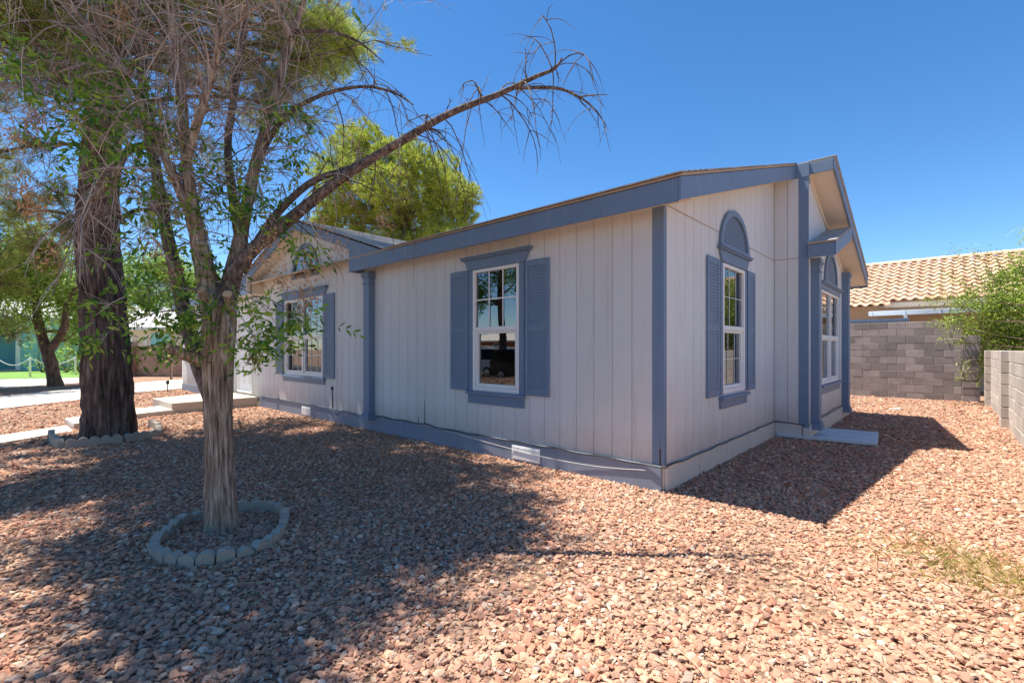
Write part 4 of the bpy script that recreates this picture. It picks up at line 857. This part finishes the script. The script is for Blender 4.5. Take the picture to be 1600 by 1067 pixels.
clump_tree('pine_tree', 'rounded bright green pine rising behind the house roof', bp, ([bp + [0, 0, -.1], bp + [.1, .1, 2.5], bp + [.0, .2, 5], bp + [-.2, .1, 8], bp + [-.3, 0, 10.5]], [.4, .33, .27, .18, .06]), cl3, 'bark_pine', 'needle_far', rs3, 'needle', 520, .26, .026, 12, shell=.88)
def far_tree(px, py, d, scale, name, label, mat, kind, seed, hang=0.0, group=None, ht=6.5, spread=2.4, trunk_r=.22, lean=0.0, fork=True, per=90, lsize=.10, n=14):
    r_ = np.random.default_rng(seed); b0 = G(px, py) if py else P(px, CY, d) * [1, 1, 0]; b0[2] = 0
    tops = [b0 + [0, 0, -.08], b0 + RGT * lean * .4 + [0, 0, ht * .2], b0 + RGT * lean + [0, 0, ht * .45], b0 + RGT * lean * 1.2 + [0, 0, ht * .85]]
    cs = []
    for _ in range(n):
        az = r_.uniform(0, 6.28); q = r_.uniform(.2, 1) * spread; cs.append((b0 + RGT * lean + np.array([math.cos(az) * q, math.sin(az) * q, ht * r_.uniform(.48, .98) - hang * q]), spread * r_.uniform(.28, .45)))
    return clump_tree(name, label, b0, (tops, [trunk_r, trunk_r * .85, trunk_r * .6, .05]), cs, 'bark_far', mat, r_, kind, per, lsize, .42 if kind == 'leaf' else .03, 5 if kind == 'leaf' else 12, group)
t3 = far_tree(88, 603, 0, 1, 'shade_tree', 'leafy tree with forked leaning trunk in the gravel strip between driveways', 'leaf_far', 'leaf', 31, 0.15, ht=5.6, spread=2.7, trunk_r=.22, lean=-.7, per=330, lsize=.15)
q = G(88, 603); pth = [q + RGT * -.35 + [0, 0, 1.25], q + RGT * .25 + [0, 0, 2.1], q + RGT * .45 + [0, 0, 3.2], q + RGT * 1.2 + [0, 0, 4.4]]
bark_tube('limb', pth, [.15, .12, .09, .04], 'bark_far', t3, 40, 16, .14)
far_tree(232, 0, 33, 1, 'background_tree', 'pale yellow-green tree behind the brown block wall', 'leaf_far', 'leaf', 37, ht=8.0, spread=3.0, trunk_r=.2, per=220, lsize=.18)
far_tree(300, 0, 46, 1, 'background_tree', 'far green tree seen between the ash stems', 'leaf_far', 'leaf', 41, ht=9.0, spread=3.6, trunk_r=.25, per=150, lsize=.22)
far_tree(40, 0, 52, 1, 'background_tree', 'far tree above the teal house roof', 'leaf_far', 'leaf', 43, ht=10.0, spread=4.2, trunk_r=.25, per=150, lsize=.24)
# olive pine bough mass hanging in from the left edge
rs4 = np.random.default_rng(61); d4 = 15.5; m4 = d4 / FPX; b4 = P(-70, CY, d4); b4[2] = 0
cl4 = [(P(x, y, d4 + rs4.uniform(-1, 1)), r * m4) for x, y, r in [(5, 400, 34), (55, 372, 26), (10, 440, 30), (-5, 505, 32), (25, 520, 20), (-40, 420, 60), (-60, 330, 70), (0, 350, 28), (-80, 250, 70), (-30, 280, 34), (-100, 480, 60)]]
clump_tree('pine_tree', 'olive green pine with low boughs hanging in at the left edge', b4, ([b4 + [0, 0, -.1], b4 + [0, 0, 2.2], b4 + [.1, 0, 5], b4 + [.1, 0, 8]], [.3, .26, .2, .08]), cl4, 'bark_pine', 'needle_near', rs4, 'needle', 190, .26, .016, 14)
# small bushes at the teal house
def bush(name, label, px, py, r, seed, mat='leaf_far', zs=1.0, cat='bush'):
    r_ = np.random.default_rng(seed); b0 = G(px, py); root = empty(name, tuple(b0)); tag(root, label, cat)
    n = 420; u = r_.normal(size=(n, 3)); u /= np.linalg.norm(u, axis=1)[:, None]; C = b0 + np.array([0, 0, r * zs]) + u * (r * r_.uniform(.55, 1.08, (n, 1))) * [1, 1, zs]; C[:, 2] = np.maximum(C[:, 2], .02); l = .16 * r_.uniform(.6, 1.2, n); V_, F_ = leaf_arrays(C, u + r_.normal(size=(n, 3)) * .6, l, l * .45, r_); f_ = mesh_arrays('leaves', V_, F_, mat, root); f_['kind'] = 'stuff'
    t = Twigs()
    for _ in range(12): t.add([b0, b0 + np.array([0, 0, r * .6]) + r_.normal(size=3) * r * .3, C[r_.integers(n)]], [.02, .014, .006], 4)
    t.build('stems', 'bark_far', root)
bush('bush', 'yellow-green bush in front of the teal house wall', 104, 582, .75, 71); bush('bush', 'clipped dark green bush at the corner beside the pine trunk', 126, 584, .8, 72, 'leaf_ash', 1.5); bush('bush', 'pale bush under the teal house porch post', 66, 582, .9, 73, zs=1.4)

# --- shrub tree over the side wall
rs5 = np.random.default_rng(83); d5 = 12.6; m5 = d5 / FPX; b5 = np.array([3.75, 12.2, 0.])
sc_ = [(1560, 480, 42), (1600, 470, 46), (1530, 510, 34), (1575, 525, 40), (1545, 555, 26), (1600, 530, 46), (1510, 470, 24), (1560, 440, 26), (1595, 425, 30), (1640, 460, 60), (1640, 520, 60), (1515, 535, 20), (1525, 575, 16), (1490, 500, 16), (1640, 410, 40)]
cl5 = [(P(x, y, d5 + rs5.uniform(-.5, .7)), r * m5 * .95) for x, y, r in sc_]
t5 = clump_tree('shrub_tree', 'leafy green shrub spilling over the corner of the low side wall', b5, ([b5 + [0, 0, -.1], b5 + [-.1, 0, .7], b5 + [-.2, 0, 1.4], b5 + [-.25, 0, 2.4], b5 + [-.2, 0, 3.2]], [.09, .075, .06, .04, .015]), cl5, 'bark_far', 'leaf_shrub', rs5, 'leaf', 860, .075, .5, 5, shell=.4, limb=.006)
tw5 = Twigs(); lc = []
for (x0, y0, x1, y1) in ((1560, 470, 1488, 392), (1565, 460, 1520, 392), (1580, 450, 1548, 393), (1590, 440, 1575, 400), (1540, 480, 1475, 425), (1550, 470, 1500, 440), (1530, 500, 1462, 445), (1530, 500, 1455, 470), (1540, 520, 1458, 505), (1530, 540, 1470, 530), (1570, 450, 1530, 420), (1600, 430, 1592, 396), (1540, 560, 1500, 592), (1560, 560, 1530, 597), (1545, 500, 1440, 468)):
    a_, e_ = P(x0, y0, d5), P(x1, y1, d5 - rs5.uniform(-.3, .6)); md = (a_ + e_) / 2 + np.array([0, 0, .12]) + rs5.normal(size=3) * .05; pp, rr = smooth_path([a_, md, e_], [.014, .009, .004], 10); tw5.add(pp, rr, 4)
    for i in range(3, 10): lc += [pp[i] + rs5.normal(size=3) * .085 for _ in range(22 if i > 5 else 12)]
tw5.build('shoot', 'twig_grey', t5); lc = np.array(lc); Dd = rs5.normal(size=lc.shape); l = .06 * rs5.uniform(.6, 1.2, len(lc)); V, F = leaf_arrays(lc, Dd, l, l * .45, rs5); f_ = mesh_arrays('shoot_leaves', V, F, 'leaf_shrub', t5); f_['kind'] = 'stuff'
# palm beyond the tiled roof, its fronds just at the right edge
pb = P(1622, CY, 40); pb[2] = 0; pr = empty('palm_tree', tuple(pb)); tag(pr, 'distant palm with drooping fronds beyond the tiled roof at the right edge', 'tree')
ph = 1.394 + (546 - 352) / FPX * 40; bark_tube('trunk', [pb, pb + [0, 0, 4], pb + [.1, 0, 8], pb + [.1, 0, ph]], [.22, .18, .16, .15], 'bark_far', pr, 30, 12, .1)
Vp, Fp = [], []; top = pb + np.array([.1, 0, ph]); rs6 = np.random.default_rng(3); fr6 = MB()
for i in range(22):
    az = i * 2.4; el = rs6.uniform(-.4, 1.0); v = np.array([math.cos(az) * math.cos(el), math.sin(az) * math.cos(el), math.sin(el)]); p = top.copy(); pts = [p]
    for q in range(8): v = v + [0, 0, -.16]; v /= np.linalg.norm(v); p = p + v * .24; pts.append(p)
    sd = np.cross(v, [0, 0, 1.]); sd /= np.linalg.norm(sd)
    for q in range(1, 9):
        for sgn in (1, -1):
            a_ = pts[q]; t_ = a_ + sd * sgn * .38 + (pts[q] - pts[q - 1]) * 1.2 + [0, 0, -.14]; o_ = len(Vp); Vp += [a_, a_ + (pts[q] - pts[q - 1]) * .35, t_]; Fp.append((o_, o_ + 1, o_ + 2))
f_ = mesh_arrays('fronds', Vp, Fp, 'leaf_far', pr); f_['kind'] = 'stuff'

# ------------------------------------------------------------------ teal neighbour and brown block wall (left)
TH = empty('teal_house', (-42, 0, 0)); tag(TH, 'teal house with white porch posts across the driveways', 'house')
X0 = -42.0
bb = MB(); bb.box(X0 - 8, X0, -3.2, 12, 0, 3.3); bb.build('wall', 'teal', TH); bb = MB(); bb.box(X0 - 8, X0 - 2.2, -14, -3.21, 0, 3.3); bb.build('wall', 'teal', TH)
bb = MB(); bb.prism([(-15, 3.32), (13, 3.32), (13, 3.5), (-15, 3.5)], lambda u, v, t: (t, u, v), X0 - 9, X0 + .5); bb.prism([(X0 + .5, 3.51), (X0 - 9, 3.51), (X0 - 4.2, 4.9)], lambda u, v, t: (u, t, v), -15, 13); bb.build('roof', 'shingle', TH)
for y in (-12.6, -9.6, -6.4, -4.35, -3.32, -1.9): bb = MB(); bb.box(X0 - .02, X0 + .16, y - .11, y + .11, 0, 3.31); bb.build('post', 'white_paint', TH, bevel=.01)
for y in (-.9, .6, 2.2, 4.4): bb = MB(); bb.box(X0 + .003, X0 + .06, y - .09, y + .09, 0, 3.31); bb.build('trim_board', 'white_paint', TH)
bb = MB(); bb.box(X0 - 2.19, X0 - 2.1, -5.6, -4.6, .1, 2.2); bb.build('door', 'dark_void', TH)
for y0, y1 in ((-8.8, -7.0), (-12, -10.2)):
    bb = MB(); bb.box(X0 - 2.19, X0 - 2.1, y0, y1, 1.0, 2.3); wn = bb.build('window', 'white_paint', TH); bb = MB(); bb.box(X0 - 2.095, X0 - 2.07, y0 + .08, y1 - .08, 1.08, 2.22); bb.build('pane', 'car_glass', wn)
bb = MB(); bb.box(X0 - 2.2, X0 + .3, -14, -3.3, .0, .12); bb.build('porch_floor', 'concrete', TH)
bb = MB(); bb.box(X0 + .01, X0 + .6, -5.4, -4.5, .0, .9); bb.build('planter', 'dark_void', TH, bevel=.05)
NB2 = empty('garage_wing', (-31, 6, 0)); tag(NB2, 'cream garage wing with a teal panel behind the brown block wall', 'building')
a_ = P(192, CY, 27.5); c_ = P(300, CY, 27.5); dd = (c_ - a_); dd /= np.linalg.norm(dd); nn_ = np.array([dd[1], -dd[0], 0])
def wq(t0, t1, o0, o1, z0, z1, bb):
    pts_ = [a_ + dd * t + nn_ * o for t, o in ((t0, o0), (t1, o0), (t1, o1), (t0, o1))]; bb.prism([(p[0], p[1]) for p in pts_], lambda u, v, t: (u, v, t), z0, z1)
bb = MB(); wq(.1, 6, -4, 0, 0, 2.5, bb); bb.build('wall', 'cream', NB2); bb = MB(); wq(1.65, 2.75, .005, .04, 1.2, 2.35, bb); bb.build('panel', 'teal', NB2)
for t in (.5, 1.3): bb = MB(); wq(t, t + .12, .004, .05, 0, 2.45, bb); bb.build('trim_board', 'white_paint', NB2)
bb = MB(); wq(-.4, 6.4, -4.4, .4, 2.51, 2.66, bb); bb.build('fascia', 'white_paint', NB2)
bb = MB(); r_ = [(-4.4, 2.67), (.4, 2.67), (-2, 3.7)]
vs = [tuple((a_ + dd * t + nn_ * o)[:2]) + (z,) for t in (-.4, 6.4) for o, z in r_]; bb.add(vs, [(0, 1, 2), (5, 4, 3), (0, 3, 4, 1), (1, 4, 5, 2), (2, 5, 3, 0)]); bb.build('roof', 'shingle', NB2)
wa = P(207, CY, 24.6); wc = P(300, CY, 24.0)
block_wall('block_wall', (wa[0], wa[1]), (wc[0], wc[1]), 8, 'block_brown', 'brown block garden wall beyond the driveway behind the sapling', zoff=0, bh=.2)
rp = empty('wall_pier', tuple(P(191, CY, 24.3) * [1, 1, 0]), YAW); tag(rp, 'taller brown block pier at the left end of the brown wall', 'pier')
fm = block_mesh(.52, .2, .4, 'block_brown')
for r in range(9): o = bpy.data.objects.new('block', fm); COL.objects.link(o); o.parent = rp; o.location = (0, 0, r * .2)
# rope fence by the lawn
fp = [G(-60, 590), G(-5, 589.5), G(47, 589), G(118, 586)]
for i, p in enumerate(fp):
    bb = MB(); bb.tube([p, p + [0, 0, .95], p + [0, 0, .99]], [.045, .045, .025], 12); o = bb.build('rope_post', 'white_paint', None, True)
    tag(o, ['white rope post left of the picture edge', 'white rope post at the left picture edge', 'white rope post standing on the lawn', 'white rope post leaning beside the yellow-green bush'][i], 'post', 'rope fence posts')
for i in range(3):
    pts = [fp[i] * (1 - t) + fp[i + 1] * t + np.array([0, 0, .95 - .35 * math.sin(math.pi * t)]) for t in np.linspace(0, 1, 14)]; bb = MB(); bb.tube(pts, .016, 6); o = bb.build('rope', 'white_paint', None, True)
    tag(o, ['white rope sagging off the left picture edge', 'white rope sagging over the lawn at left', 'white rope sagging behind the leaning tree trunk'][i], 'rope', 'fence ropes')
# staked sapling and small path light
sp = G(267, 593); sp_ = empty('sapling', tuple(sp)); tag(sp_, 'staked young sapling in front of the brown block wall', 'sapling')
bb = MB(); bb.tube([sp, sp + [.02, 0, 1], sp + [0, .03, 1.9]], [.035, .03, .015], 8); bb.build('trunk', 'bark_far', sp_); bb = MB(); bb.tube([sp + [.15, 0, 0], sp + [.15, 0, 1.5]], .03, 6); bb.build('stake', 'deck_edge', sp_)
n = 160; r_ = np.random.default_rng(4); C = sp + np.array([0, 0, 1.6]) + r_.normal(size=(n, 3)) * [.25, .25, .4]; l = .13 * r_.uniform(.6, 1.2, n); V, F = leaf_arrays(C, r_.normal(size=(n, 3)), l, l * .45, r_); f_ = mesh_arrays('leaves', V, F, 'leaf_ash', sp_); f_['kind'] = 'stuff'
lp = G(262, 612.5); lr = empty('path_light', tuple(lp)); tag(lr, 'small dark path light beside the driveway edge', 'path light')
bb = MB(); bb.tube([lp, lp + [0, 0, .28]], .016, 8); bb.build('stake', 'black_rubber', lr); bb = MB(); bb.tube([lp + [0, 0, .26], lp + [0, 0, .36], lp + [0, 0, .39]], [.045, .05, .02], 10); bb.build('lamp_head', 'black_rubber', lr)

# ------------------------------------------------------------------ across the street: what the front windows mirror
def mirrored(px, py, z): q = G(px, py, z); return np.array([q[0], -q[1], z])
sv = mirrored(832, 598, -.352)
def vehicle(name, label, cat, loc, rz, body, L, Hh, W_, prof, glass):
    root = empty(name, tuple(loc), rz); tag(root, label, cat)
    def put(bb, nm, mat, bevel=0, par=root):
        o = bb.build(nm, mat, None, bevel=bevel); o.parent = par; return o
    bb = MB(); bb.prism(prof, lambda u, v, t: (u, t, v), -W_ / 2, W_ / 2); put(bb, 'body', body, .05)
    for s in (-1, 1):
        for g in glass: bb = MB(); bb.prism(g, lambda u, v, t: (u, t, v), s * (W_ / 2 + .002), s * (W_ / 2 + .012)); put(bb, 'side_window', 'car_glass')
        for x in (-L * .31, L * .30):
            bb = MB(); bb.tube([(x, s * (W_ / 2 - .2), .37), (x, s * (W_ / 2 + .02), .37)], .37, 20); t = put(bb, 'wheel', 'black_rubber', .02); bb = MB(); bb.tube([(x, s * (W_ / 2 + .021), .37), (x, s * (W_ / 2 + .035), .37)], .22, 16); put(bb, 'rim', 'chrome', .01, t)
        bb = MB(); bb.box(-L / 2 - .02, -L / 2 + .05, s * (W_ / 2 - .28), s * (W_ / 2 - .08), .85, 1.15); put(bb, 'tail_light', 'brown_wall', .01)
        bb = MB(); bb.box(L / 2 - .08, L / 2 + .02, s * (W_ / 2 - .35), s * (W_ / 2 - .08), .72, .9); put(bb, 'headlight', 'vinyl', .01)
        bb = MB(); bb.tube([(-L * .35, s * .62, Hh + .06), (L * .05, s * .62, Hh + .06)], .02, 6); put(bb, 'roof_rail', 'chrome')
    return root
suvp = [(-2.3, .35), (2.3, .35), (2.35, .7), (2.25, 1.0), (1.15, 1.1), (.55, 1.68), (-.2, 1.76), (-2.05, 1.72), (-2.35, 1.05)]
vehicle('parked_suv', 'black sport utility vehicle parked in the street, seen mirrored in the front window', 'car', sv, R(0), 'car_paint', 4.6, 1.76, 1.85, suvp, [[(.95, 1.12), (.5, 1.6), (-.1, 1.66), (-.1, 1.12)], [(-.2, 1.12), (-.2, 1.66), (-1.1, 1.65), (-1.1, 1.12)], [(-1.2, 1.12), (-1.2, 1.65), (-1.95, 1.62), (-2.15, 1.12)]])
vehicle('parked_van', 'white van parked beyond the black vehicle, seen mirrored in the front window', 'van', sv + [-5.6, -1.6, 0], R(180), 'white_paint', 4.8, 1.9, 1.9, [(-2.4, .35), (2.4, .35), (2.45, .8), (2.1, 1.1), (1.4, 1.75), (.9, 1.88), (-2.3, 1.88), (-2.4, 1.0)], [[(1.9, 1.15), (1.35, 1.7), (.7, 1.75), (.7, 1.15)], [(.6, 1.15), (.6, 1.75), (-2.1, 1.75), (-2.2, 1.15)]])
OP = empty('opposite_house', (-20, -31, 0)); tag(OP, 'brown house with cream fascia across the street, seen mirrored in the windows', 'house')
bb = MB(); bb.box(-34, -6, -40, -29, -.3, 2.09); bb.build('wall', 'brown_wall', OP); bb = MB(); bb.prism([(-41, 2.1), (-28, 2.1), (-28, 2.25), (-34.5, 3.5), (-41, 2.25)], lambda u, v, t: (t, u, v), -35, -5); bb.build('roof', 'cream', OP)
for x in (-31, -26, -21.5, -17, -12): bb = MB(); bb.box(x, x + 1.4, -28.98, -28.9, .8, 2.0); wn = bb.build('window', 'white_paint', OP); bb = MB(); bb.box(x + .1, x + 1.3, -28.89, -28.86, .9, 1.9); bb.build('pane', 'car_glass', wn)
rs7 = np.random.default_rng(77); tb = P(783, CY, 27) * [1, -1, 0]; cs7 = [(tb + np.array([rs7.uniform(-2.6, 2.6), rs7.uniform(-2, 2), rs7.uniform(4.2, 8.5)]), rs7.uniform(.7, 1.3)) for _ in range(14)]
clump_tree('street_tree', 'dark tree across the street, seen mirrored in the front window', tb, ([tb + [0, 0, -.4], tb + [.1, 0, 2], tb + [0, .1, 4.5], tb + [0, 0, 7.5]], [.24, .2, .15, .05]), cs7, 'bark_far', 'leaf_ash', rs7, 'leaf', 220, .2, .4, 5)
b = MB(); n = 60; pts = []                     # hills far beyond the street
for i in range(n + 1):
    x = -1600 + 2600 * i / n; h = 38 + 34 * noise.noise(Vector((x * .0022, 1.3, 0))) + 14 * noise.noise(Vector((x * .009, 4, 0))); pts.append((x, h))
vs = [(x, -900, -1) for x, h in pts] + [(x, -980, h) for x, h in pts] + [(x, -1300, -1) for x, h in pts]; m = n + 1
b.add(vs, [(i, i + 1, m + i + 1, m + i) for i in range(n)] + [(m + i, m + i + 1, 2 * m + i + 1, 2 * m + i) for i in range(n)]); tag(b.build('hills', 'hill'), kind='structure')

# ------------------------------------------------------------------ gravel: instanced angular stones
def inside_house(x, y): return ((x < .02) & (y > -.03) & (y < 8.1) & (x > -17.4)) | ((x < .5) & (y > 4.02) & (y < 8.1) & (x > -17.4))
def poly_mask(x, y, pts):
    m_ = np.zeros(len(x), bool); n_ = len(pts); j = n_ - 1
    for i in range(n_):
        xi, yi = pts[i]; xj, yj = pts[j]; m_ ^= ((yi > y) != (yj > y)) & (x < (xj - xi) * (y - yi) / (yj - yi + 1e-12) + xi); j = i
    return m_
rg = np.random.default_rng(99); PTS = []
paved = [[g2(*p) for p in [(273, 647), (207, 655), (115, 671), (101, 662), (190, 648), (252, 640.5)]], LOWWALK, [(-10.28, -1.82), (-10.42, 0), (-12.75, 0), (-11.85, -1.86)]]
for (ra, rb, dens, smin, smax) in ((.6, 3.2, 3800, .0055, .0215), (3.2, 5.5, 2700, .007, .0205), (5.5, 9, 1350, .009, .0225), (9, 14, 500, .013, .027), (14, 22, 140, .016, .032)):
    area = 1.35 * (rb * rb - ra * ra); n = int(dens * area); r = np.sqrt(rg.uniform(ra * ra, rb * rb, n)); th = rg.uniform(-1.35, 1.35, n); x = CAM[0] + r * (FWD[0] * np.cos(th) + RGT[0] * np.sin(th)); y = CAM[1] + r * (FWD[1] * np.cos(th) + RGT[1] * np.sin(th))
    keep = ~inside_house(x, y) & (x < 2.85) & (y < 13.1)
    for pg in paved: keep &= ~poly_mask(x, y, pg)
    keep &= ~poly_mask(x, y, [g2(*p) for p in [(-120, 654), (0, 640), (122, 626), (192, 615.5), (262, 610), (300, 606), (300, 592.5), (285, 593.5), (192, 600.5), (122, 608), (0, 620.5), (-120, 627)]])
    thin = np.sin(x * 2.1 + 1.3 * np.sin(y * 1.7)) + np.sin(y * 2.7 + 1.1 * np.sin(x * 2.9 + 2)) + .6 * np.sin(x * 6.1 + y * 5.3); keep &= rg.random(n) > np.clip((thin - .75) * .6, 0, .72)
    x, y = x[keep], y[keep]; n = len(x); sc = smin + (smax - smin) * rg.random(n) ** 2.6
    PTS.append(np.stack([x, y, .002 + sc * rg.uniform(.05, .55, n), sc], 1))
PTS = np.concatenate(PTS); me = bpy.data.meshes.new('gravel'); me.vertices.add(len(PTS)); me.vertices.foreach_set('co', PTS[:, :3].astype(np.float32).ravel())
at_ = me.attributes.new('scl', 'FLOAT_VECTOR', 'POINT'); s3 = PTS[:, 3:4] * np.stack([rg.uniform(.8, 1.45, len(PTS)), rg.uniform(.7, 1.1, len(PTS)), rg.uniform(.32, .7, len(PTS))], 1); at_.data.foreach_set('vector', s3.astype(np.float32).ravel())
at_ = me.attributes.new('rot', 'FLOAT_VECTOR', 'POINT'); at_.data.foreach_set('vector', np.stack([rg.normal(0, .35, len(PTS)), rg.normal(0, .35, len(PTS)), rg.uniform(0, 6.28, len(PTS))], 1).astype(np.float32).ravel())
GV = link('gravel', me); tag(GV, 'loose salmon and tan crushed stone covering the yard', 'gravel', kind='stuff')
ng = bpy.data.node_groups.new('gravel_nodes', 'GeometryNodeTree'); ng.interface.new_socket('Geometry', in_out='INPUT', socket_type='NodeSocketGeometry'); ng.interface.new_socket('Geometry', in_out='OUTPUT', socket_type='NodeSocketGeometry')
N = ng.nodes; gi, go = N.new('NodeGroupInput'), N.new('NodeGroupOutput'); jn = N.new('GeometryNodeJoinGeometry')
for i in range(10):
    ico = N.new('GeometryNodeMeshIcoSphere'); ico.inputs['Radius'].default_value = 1; ico.inputs['Subdivisions'].default_value = 2 if i % 3 == 0 else 1
    rv = N.new('FunctionNodeRandomValue'); rv.data_type = 'FLOAT_VECTOR'; rv.inputs['Min'].default_value = (-.42,) * 3; rv.inputs['Max'].default_value = (.42,) * 3; rv.inputs['Seed'].default_value = i * 7 + 1
    spn = N.new('GeometryNodeSetPosition'); ch = N.new('GeometryNodeConvexHull'); sm = N.new('GeometryNodeSetMaterial'); sm.inputs['Material'].default_value = M['gravel_stone']; g2i = N.new('GeometryNodeGeometryToInstance')
    L_ = ng.links.new; L_(ico.outputs['Mesh'], spn.inputs['Geometry']); L_(rv.outputs[0], spn.inputs['Offset']); L_(spn.outputs[0], ch.inputs[0]); L_(ch.outputs[0], sm.inputs[0]); L_(sm.outputs[0], g2i.inputs[0]); L_(g2i.outputs[0], jn.inputs[0])
iop = N.new('GeometryNodeInstanceOnPoints'); iop.inputs['Pick Instance'].default_value = True
na = N.new('GeometryNodeInputNamedAttribute'); na.data_type = 'FLOAT_VECTOR'; na.inputs['Name'].default_value = 'scl'; nr = N.new('GeometryNodeInputNamedAttribute'); nr.data_type = 'FLOAT_VECTOR'; nr.inputs['Name'].default_value = 'rot'
ri = N.new('FunctionNodeRandomValue'); ri.data_type = 'INT'; ri.inputs[4].default_value = 0; ri.inputs[5].default_value = 9
L_(gi.outputs[0], iop.inputs['Points']); L_(jn.outputs[0], iop.inputs['Instance']); L_(na.outputs['Attribute'], iop.inputs['Scale']); L_(nr.outputs['Attribute'], iop.inputs['Rotation']); L_(ri.outputs[2], iop.inputs['Instance Index']); L_(iop.outputs[0], go.inputs[0])
md = GV.modifiers.new('stones', 'NODES'); md.node_group = ng

# dry twigs and leaf litter, dry grass tufts
rl = np.random.default_rng(12); tl_ = Twigs()
for _ in range(420):
    r = math.sqrt(rl.uniform(.8, 40)); th = rl.uniform(-1.2, 1.2); x = CAM[0] + r * (FWD[0] * math.cos(th) + RGT[0] * math.sin(th)); y = CAM[1] + r * (FWD[1] * math.cos(th) + RGT[1] * math.sin(th))
    if x > 2.7 or (y > -.1 and x < .6): continue
    az = rl.uniform(0, 6.28); cv = rl.normal() * .9; p = np.array([x, y, .03]); pts = [p]; L = rl.uniform(.05, .26)
    for q in range(5): az += cv * .25; p = p + np.array([math.cos(az), math.sin(az), rl.normal() * .04]) * L / 5; p[2] = max(.018, p[2]); pts.append(p)
    tl_.add(pts, np.linspace(.0028, .001, 6), 4)
o = tl_.build('twig_litter', 'litter', None); tag(o, 'thin dry twigs scattered over the gravel', 'litter', kind='stuff')
def blades(name, label, cx, cy, rx, ry, n, mat, hmin, hmax, seed, wd=.003, z=.0):
    r_ = np.random.default_rng(seed); C = np.stack([r_.normal(cx, rx, n), r_.normal(cy, ry, n), np.full(n, z)], 1); D = np.stack([r_.normal(0, .7, n), r_.normal(0, .7, n), np.ones(n)], 1); D /= np.linalg.norm(D, axis=1)[:, None]; l = r_.uniform(hmin, hmax, (n, 1)); s = np.cross(D, r_.normal(size=(n, 3))); s /= np.linalg.norm(s, axis=1)[:, None]
    V_ = np.stack([C - s * wd, C + s * wd, C + D * l * .6 + s * wd * .7, C + D * l + np.stack([D[:, 0], D[:, 1], -np.ones(n) * .4], 1) * l * .25], 1).reshape(-1, 3); F_ = np.arange(len(V_)).reshape(-1, 4); o = mesh_arrays(name, V_, F_, mat); tag(o, label, 'grass', kind='stuff')
gq = G(1540, 895); blades('dry_grass', 'patch of dry yellow-green grass in the gravel at lower right', gq[0], gq[1], .27, .22, 1100, 'grass', .03, .11, 8, .0013)

wq_ = G(1400, 641); bb = MB(); bb.prism([(-.09, -.04), (.08, -.05), (.1, .03), (-.02, .06)], lambda u, v, t: (wq_[0] + u, wq_[1] + v, t + .05 * u), .02, .05)
tag(bb.build('paper_scrap', 'white_paint'), 'small white scrap lying on sunlit gravel before the back wall', 'scrap')
